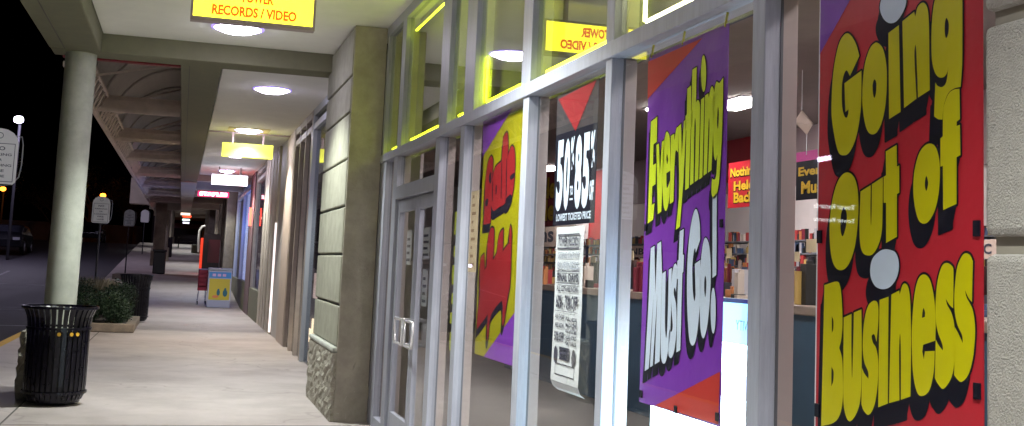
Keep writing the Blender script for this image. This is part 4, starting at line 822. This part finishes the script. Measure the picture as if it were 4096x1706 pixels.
# ------------------------------------------------------------------ parking lot lamps
def pole_lamp(px, py, yv, label, col, e, es, rr, pol=True):
    p = ony(px, py, yv); o = thing('lot_lamp', label, 'street lamp', (p.x, yv, g(yv)-.14))
    MB().lathe([(.0001, -rr*.8), (rr*.8, -rr*.5), (rr, 0), (rr*.8, rr*.6), (.0001, rr*.8)], p, 16).build('lamp_globe', mat('globe_'+label[:6], col, .5, emit=col, estr=es), o, smooth=True)
    MB().tube([(p.x, yv+.3, g(yv)-.14), (p.x, yv+.5, p.z-.2), (p.x, yv+.1, p.z-rr*.2)], .07, 8).build('pole', mat('pole_dark', (.015, .015, .02), .5), o)
    if e: point('lamp', (0, -1.2, p.z-g(yv)+.14-rr-.5), e, col, .2, o)
pole_lamp(75, 480, 58, 'bright violet-white lamp in the parking lot left of the column', (.80, .72, 1), 700, 30, .22)
pole_lamp(12, 757, 110, 'orange lamp low behind the nearest arched sign', (1, .25, .02), 50, 5, .26)
pole_lamp(412, 783, 120, 'orange lamp right above the second arched sign', (1, .25, .02), 90, 5, .28)
# ------------------------------------------------------------------ parked cars
def car(loc, rz, label, col, lit=False):
    o = thing('parked_car', label, 'car', loc, 'cars parked in the dark lot'); o.rotation_euler = (0, 0, rz)
    L, W = 4.5, 1.78
    prof = [(-2.2, .35), (-2.22, .75), (-1.95, .95), (-1.35, 1.02), (-.75, 1.42), (.85, 1.45), (1.55, 1.05), (2.1, .95), (2.25, .7), (2.22, .32)]
    m = MB(); secs = [(-W/2, .93, 0), (-W/2+.08, 1, .0), (W/2-.08, 1, 0), (W/2, .93, 0)]
    for (yv, sc, _) in secs:
        for (x, z) in prof: m.v.append((x*(.985 if sc < 1 else 1), yv*(1 if z < 1.03 else .86), .30+(z-.30)*(1 if sc == 1 else .96)))
    n = len(prof)
    for s in range(3):
        for i in range(n-1): m.f.append((s*n+i, (s+1)*n+i, (s+1)*n+i+1, s*n+i+1))
        m.f.append((s*n+n-1, (s+1)*n+n-1, (s+1)*n, s*n))
    m.f.append(tuple(range(n))); m.f.append(tuple(range(4*n-1, 3*n-1, -1)))
    def add(mb, nm, mt, sm=False):
        me = bpy.data.meshes.new(nm); me.from_pydata(mb.v, [], mb.f); me.materials.append(mt); ob = bpy.data.objects.new(nm, me); S.collection.objects.link(ob); ob.parent = o; return ob
    b = add(m, 'body', col); bv = b.modifiers.new('bevel', 'BEVEL'); bv.width = .05; bv.segments = 3; bv.limit_method = 'ANGLE'
    GL = mat('car_glass', (.02, .02, .03), .08)
    for s in (-1, 1):
        q = MB(); q.quad((-1.1, s*.775, 1.08), (-.7, s*.768, 1.36), (.75, s*.768, 1.38), (1.25, s*.775, 1.08)); add(q, 'side_window', GL)
    q = MB(); q.quad((1.53, -.62, 1.09), (1.53, .62, 1.09), (.92, .58, 1.43), (.92, -.58, 1.43)); add(q, 'windscreen', GL)
    q = MB(); q.quad((-1.37, -.62, 1.06), (-1.37, .62, 1.06), (-.82, .58, 1.41), (-.82, -.58, 1.41)); add(q, 'rear_window', GL)
    for x in (-1.4, 1.4):
        for s in (-1, 1):
            q = MB(); q.tube([(x, s*.72, .33), (x, s*.92, .33)], .33, 20); add(q, 'wheel', mat('tyre', (.01, .01, .01), .8)); q = MB(); q.tube([(x, s*.91, .33), (x, s*.93, .33)], .2, 14); add(q, 'rim', ALU)
    for s in (-1, 1):
        q = MB(); q.box(2.16, 2.26, s*.6-.16, s*.6+.16, .68, .82); add(q, 'headlight', mat('headlight_lit', (.8, .8, 1), .3, emit=(.75, .65, 1), estr=7) if lit and s < 0 else mat('headlight_off', (.4, .4, .45), .1))
        q = MB(); q.box(-2.26, -2.17, s*.62-.14, s*.62+.14, .70, .86); add(q, 'tail_light', mat('tail', (.2, .01, .01), .2))
    return o
CD = mat('car_black', (.012, .012, .016), .18, .3); CN = mat('car_navy', (.02, .02, .05), .18, .3); CGY = mat('car_grey', (.08, .08, .09), .2, .4)
car((-9.6, 56, g(56)-.13), math.radians(-75), 'dark car with one violet-white headlight shining, leftmost', CD, True)
car((-8.6, 64, g(64)-.13), math.radians(-90), 'black parked car behind the one with the lit headlight', CD)
car((-11.4, 66, g(66)-.13), math.radians(-88), 'navy parked car at the left edge behind the lit car', CN)
car((-13.5, 84, 2.17), math.radians(-90), 'grey parked car far back in the dark lot', CGY)
car((-6.4, 88, 2.17), math.radians(-90), 'dark parked car far back, seen right of the round column', CD)
# ------------------------------------------------------------------ planter, shrubs, trees
BRK = mat('planter_stone', (.25, .20, .155), .85, noise=.3, scale=6, bump=.4, bscale=40); SOIL = mat('soil', (.06, .045, .03), .9, noise=.4, scale=8)
pl = thing('planter_bed', 'low tan stone planter edging round the shrubs beside the walkway', 'planter', (-1.7, 29, 0))
MB().box(-2.45, -.78, 23.5, 23.68, .004, .17).build('edging', BRK, pl, .02); MB().box(-.96, -.78, 23.681, 26.6, .004, .17).build('edging', BRK, pl, .02); MB().box(-1.45, -1.27, 26.8, 33.8, .004, .17).build('edging', BRK, pl, .02)
MB().box(-1.27, -.961, 26.601, 26.78, .004, .16).build('edging', BRK, pl, .02)
MB().box(-2.45, -1.46, 26.6, 33.8, .004, .10).box(-2.45, -.97, 23.69, 26.59, .004, .11).build('soil', SOIL, pl)
o = thing('planter_bed', 'small tan planter block before the brown pillar far off', 'planter', (-2, 47, g(47))); MB().box(-2.5, -1.5, 46.5, 49.5, g(46.5), g(48)+.12).build('edging', BRK, o, .02)
def leaves(m, c, rad, n, sz, r, up=False, shell=.55):
    for _ in range(n):
        d = Vector((r.gauss(0, 1), r.gauss(0, 1), r.gauss(0, 1))).normalized(); q = r.uniform(shell, 1)**.6
        p = Vector(c)+Vector((d.x*rad[0]*q, d.y*rad[1]*q, d.z*rad[2]*q))
        if p.z < .1 and not up: p.z = abs(p.z)+.05
        a = Vector((r.uniform(-1, 1), r.uniform(-1, 1), r.uniform(-.6, 1))).normalized(); b_ = a.cross(Vector((r.uniform(-1, 1), r.uniform(-1, 1), r.uniform(-1, 1)))).normalized(); s = sz*r.uniform(.6, 1.4)
        m.add([p-a*s, p-b_*s*.45, p+a*s, p+b_*s*.45], [(0, 1, 2, 3)])
LF = mat('leaf_dark', (.022, .05, .022), .6, noise=.5, scale=9); LF2 = mat('leaf_grey', (.26, .22, .15), .7, noise=.4, scale=6)
r = random.Random(11)
SH = [((-1.30, 24.3, .42), (.42, .5, .40), 'dense dark green shrub at the near right corner of the planter'), ((-1.95, 24.4, .40), (.45, .5, .36), 'dark green shrub at the near left corner of the planter'), ((-1.30, 25.3, .48), (.40, .6, .44), 'taller dark green shrub behind the near corner of the planter'), ((-2.0, 25.6, .50), (.45, .6, .45), 'dark green shrub on the lot side of the planter, second row')]
for c_, rd, lab in SH:
    rd = (rd[0]*1.16, rd[1]*1.2, rd[2]*1.2); c_ = (c_[0]+.06, c_[1]-.08, c_[2]+.04)
    t = thing('shrub', lab, 'shrub', (c_[0], c_[1], .1), 'clipped shrubs in the planter'); m = MB()
    for _ in range(9): leaves(m, (c_[0]+r.uniform(-.5, .5)*rd[0], c_[1]+r.uniform(-.5, .5)*rd[1], c_[2]+r.uniform(-.3, .35)*rd[2]), (rd[0]*.55, rd[1]*.6, rd[2]*.6), 620, .022, r)
    m.build('foliage', LF, t); q = MB()
    for k in range(5): q.tube([(c_[0], c_[1], .1), (c_[0]+r.uniform(-.25, .25), c_[1]+r.uniform(-.3, .3), .55)], [.012, .004], 5)
    q.build('stem', SOIL, t)
for (x, y, h, lab) in ((-1.95, 27.5, .9, 'nearest wispy grey-green plant behind the clipped shrubs'), (-2.0, 29, 1.0, 'tallest wispy plant in the middle of the planter'), (-1.9, 30.6, .9, 'wispy plant farther back in the planter'), (-1.95, 32.4, .85, 'last wispy plant at the far end of the planter')):
    t = thing('wispy_shrub', lab, 'shrub', (x, y, .1), 'wispy plants in the planter'); m = MB()
    for k in range(900):
        a = r.uniform(0, 6.28); q = r.uniform(.1, .5); p0 = Vector((x+.12*math.cos(a), y+.12*math.sin(a), .1)); p1 = Vector((x+q*math.cos(a), y+q*1.3*math.sin(a), h*r.uniform(.5, 1))); mid = (p0+p1)/2+Vector((0, 0, .12)); s = Vector((-math.sin(a), math.cos(a), 0))*.007
        m.add([p0-s, p0+s, mid+s, p1, mid-s], [(0, 1, 2, 3, 4)])
    m.build('foliage', LF2, t)
TRK = mat('bark', (.05, .04, .035), .9, noise=.3, scale=5); LFT = mat('leaf_night', (.05, .05, .025), .7, noise=.4, scale=2)
def tree(x, y, h, rad, lab, bare=False):
    z = g(y)-.2; t = thing('tree', lab, 'tree', (x, y, z), 'trees beyond the parking lot'); m = MB(); tips = []
    m.tube([(x, y, z), (x+.1, y, z+h*.25), (x, y+.1, z+h*.5)], [.28, .2, .14], 8)
    for k in range(9):
        a = r.uniform(0, 6.28); b0 = Vector((x, y, z+h*r.uniform(.22, .5))); e = Vector((x+rad*.8*math.cos(a), y+rad*.8*math.sin(a), z+h*r.uniform(.55, .95))); mid = (b0+e)/2+Vector((0, 0, .4)); m.tube([b0, mid, e], [.09, .06, .02], 5); tips.append(e); tips.append(mid)
        for j in range(4): e2 = mid+Vector((r.uniform(-1, 1), r.uniform(-1, 1), r.uniform(.1, 1.2)))*rad*.4; m.tube([mid, e2], [.035, .01], 4); tips.append(e2)
    m.build('trunk', TRK, t); m = MB()
    for tp in tips: leaves(m, tp, (rad*.32, rad*.32, rad*.26), 26 if bare else 60, .10, r, True, .1)
    m.build('crown', LFT, t)
TL = ['bare-looking tree right of the round column behind the orange lamp', 'second tree beyond the lot right of the round column', 'dark tree behind the parked cars at the left', 'dark tree behind the violet lamp', 'tree at the left edge beyond the lot', 'tree between the third and fourth arched signs']
for i, (x, y, h, rd) in enumerate(((-9.5, 126, 9, 3.8), (-13.5, 130, 8, 3.5), (-19, 118, 9, 4), (-24, 126, 10, 4.2), (-29, 120, 9, 4), (-5.6, 132, 8, 3.2))): tree(x, y, h, rd, TL[i], i < 2)
fw = thing('far_wall', 'long pale low building wall beyond the parked cars', 'wall', (-20, 134, 2)); MB().box(-60, -4.5, 136, 136.5, 1.9, 4.6).build('wall', mat('far_wall_grey', (.22, .21, .22), .85, noise=.3, scale=.6), fw)
for yv, x in ((126, -10),):
    pass

spot('added_sign_light', (-9, -3, 6), 2300, (.92, .92, 1), 23, .2, .2, rot=(math.radians(84), 0, math.radians(-12.8)))  # added lamp out of frame, put in only to brighten the arched signs
point('neon_glow', (A-.35, 32.6, 3.0), 9, (1, .08, .05), .1)

# things standing across the lot, outside the frame, that the shop glass mirrors
def mir(px, py, y):
    d = ray(px, py); t0 = 1.893/d.x; q = Vector((0, 0, EYE))+d*t0; t = (y-q.y)/d.y; return Vector((q.x-d.x*t, y, q.z+d.z*t))
a_, b_ = mir(3275, 640, 26), mir(3318, 632, 26)
o = thing('lot_lamp', 'horizontal tube lamp mirrored in the glass over the going out of business poster', 'street lamp', (a_.x, 26, -.14))
MB().bar(a_, b_, .12).build('tube', mat('globe_tube', (.8, .8, 1), .5, emit=(.8, .72, 1), estr=16), o); MB().box(a_.x-.06, a_.x+.06, 26.1, 26.2, -.14, a_.z+.1).build('pole', MATS['pole_dark'], o)
o = thing('pylon_sign', 'white lettered pylon sign mirrored faintly in the glass over the red poster', 'sign', (a_.x, 25, -.14)); wl_ = mat('pylon_letter', (.9, .9, .9), .5, emit=(.85, .95, .95), estr=5)
for (y0_, y1_) in ((812, 832), (868, 885)):
    p0, p1, p2 = mir(3255, y1_, 25), mir(3420, y1_+2, 25), mir(3255, y0_, 25); L_ = abs(p1.x-p0.x); ar_ = Art((p1.x, 25, p0.z), (1, 0, 0), (0, 0, 1)); q_ = MB(); text(ar_, q_, 'Tower Records', 0, L_, 0, p2.z-p0.z, 0, .02); q_.build('lettering', wl_, o)
MB().box(min(p0.x, p1.x), max(p0.x, p1.x), 25.01, 25.2, p0.z-.2, p0.z+1.0).build('board', MATS['pole_dark'], o); MB().box(p0.x-.1, p0.x+.1, 25.02, 25.18, -.14, p0.z-.2).build('pole', MATS['pole_dark'], o)
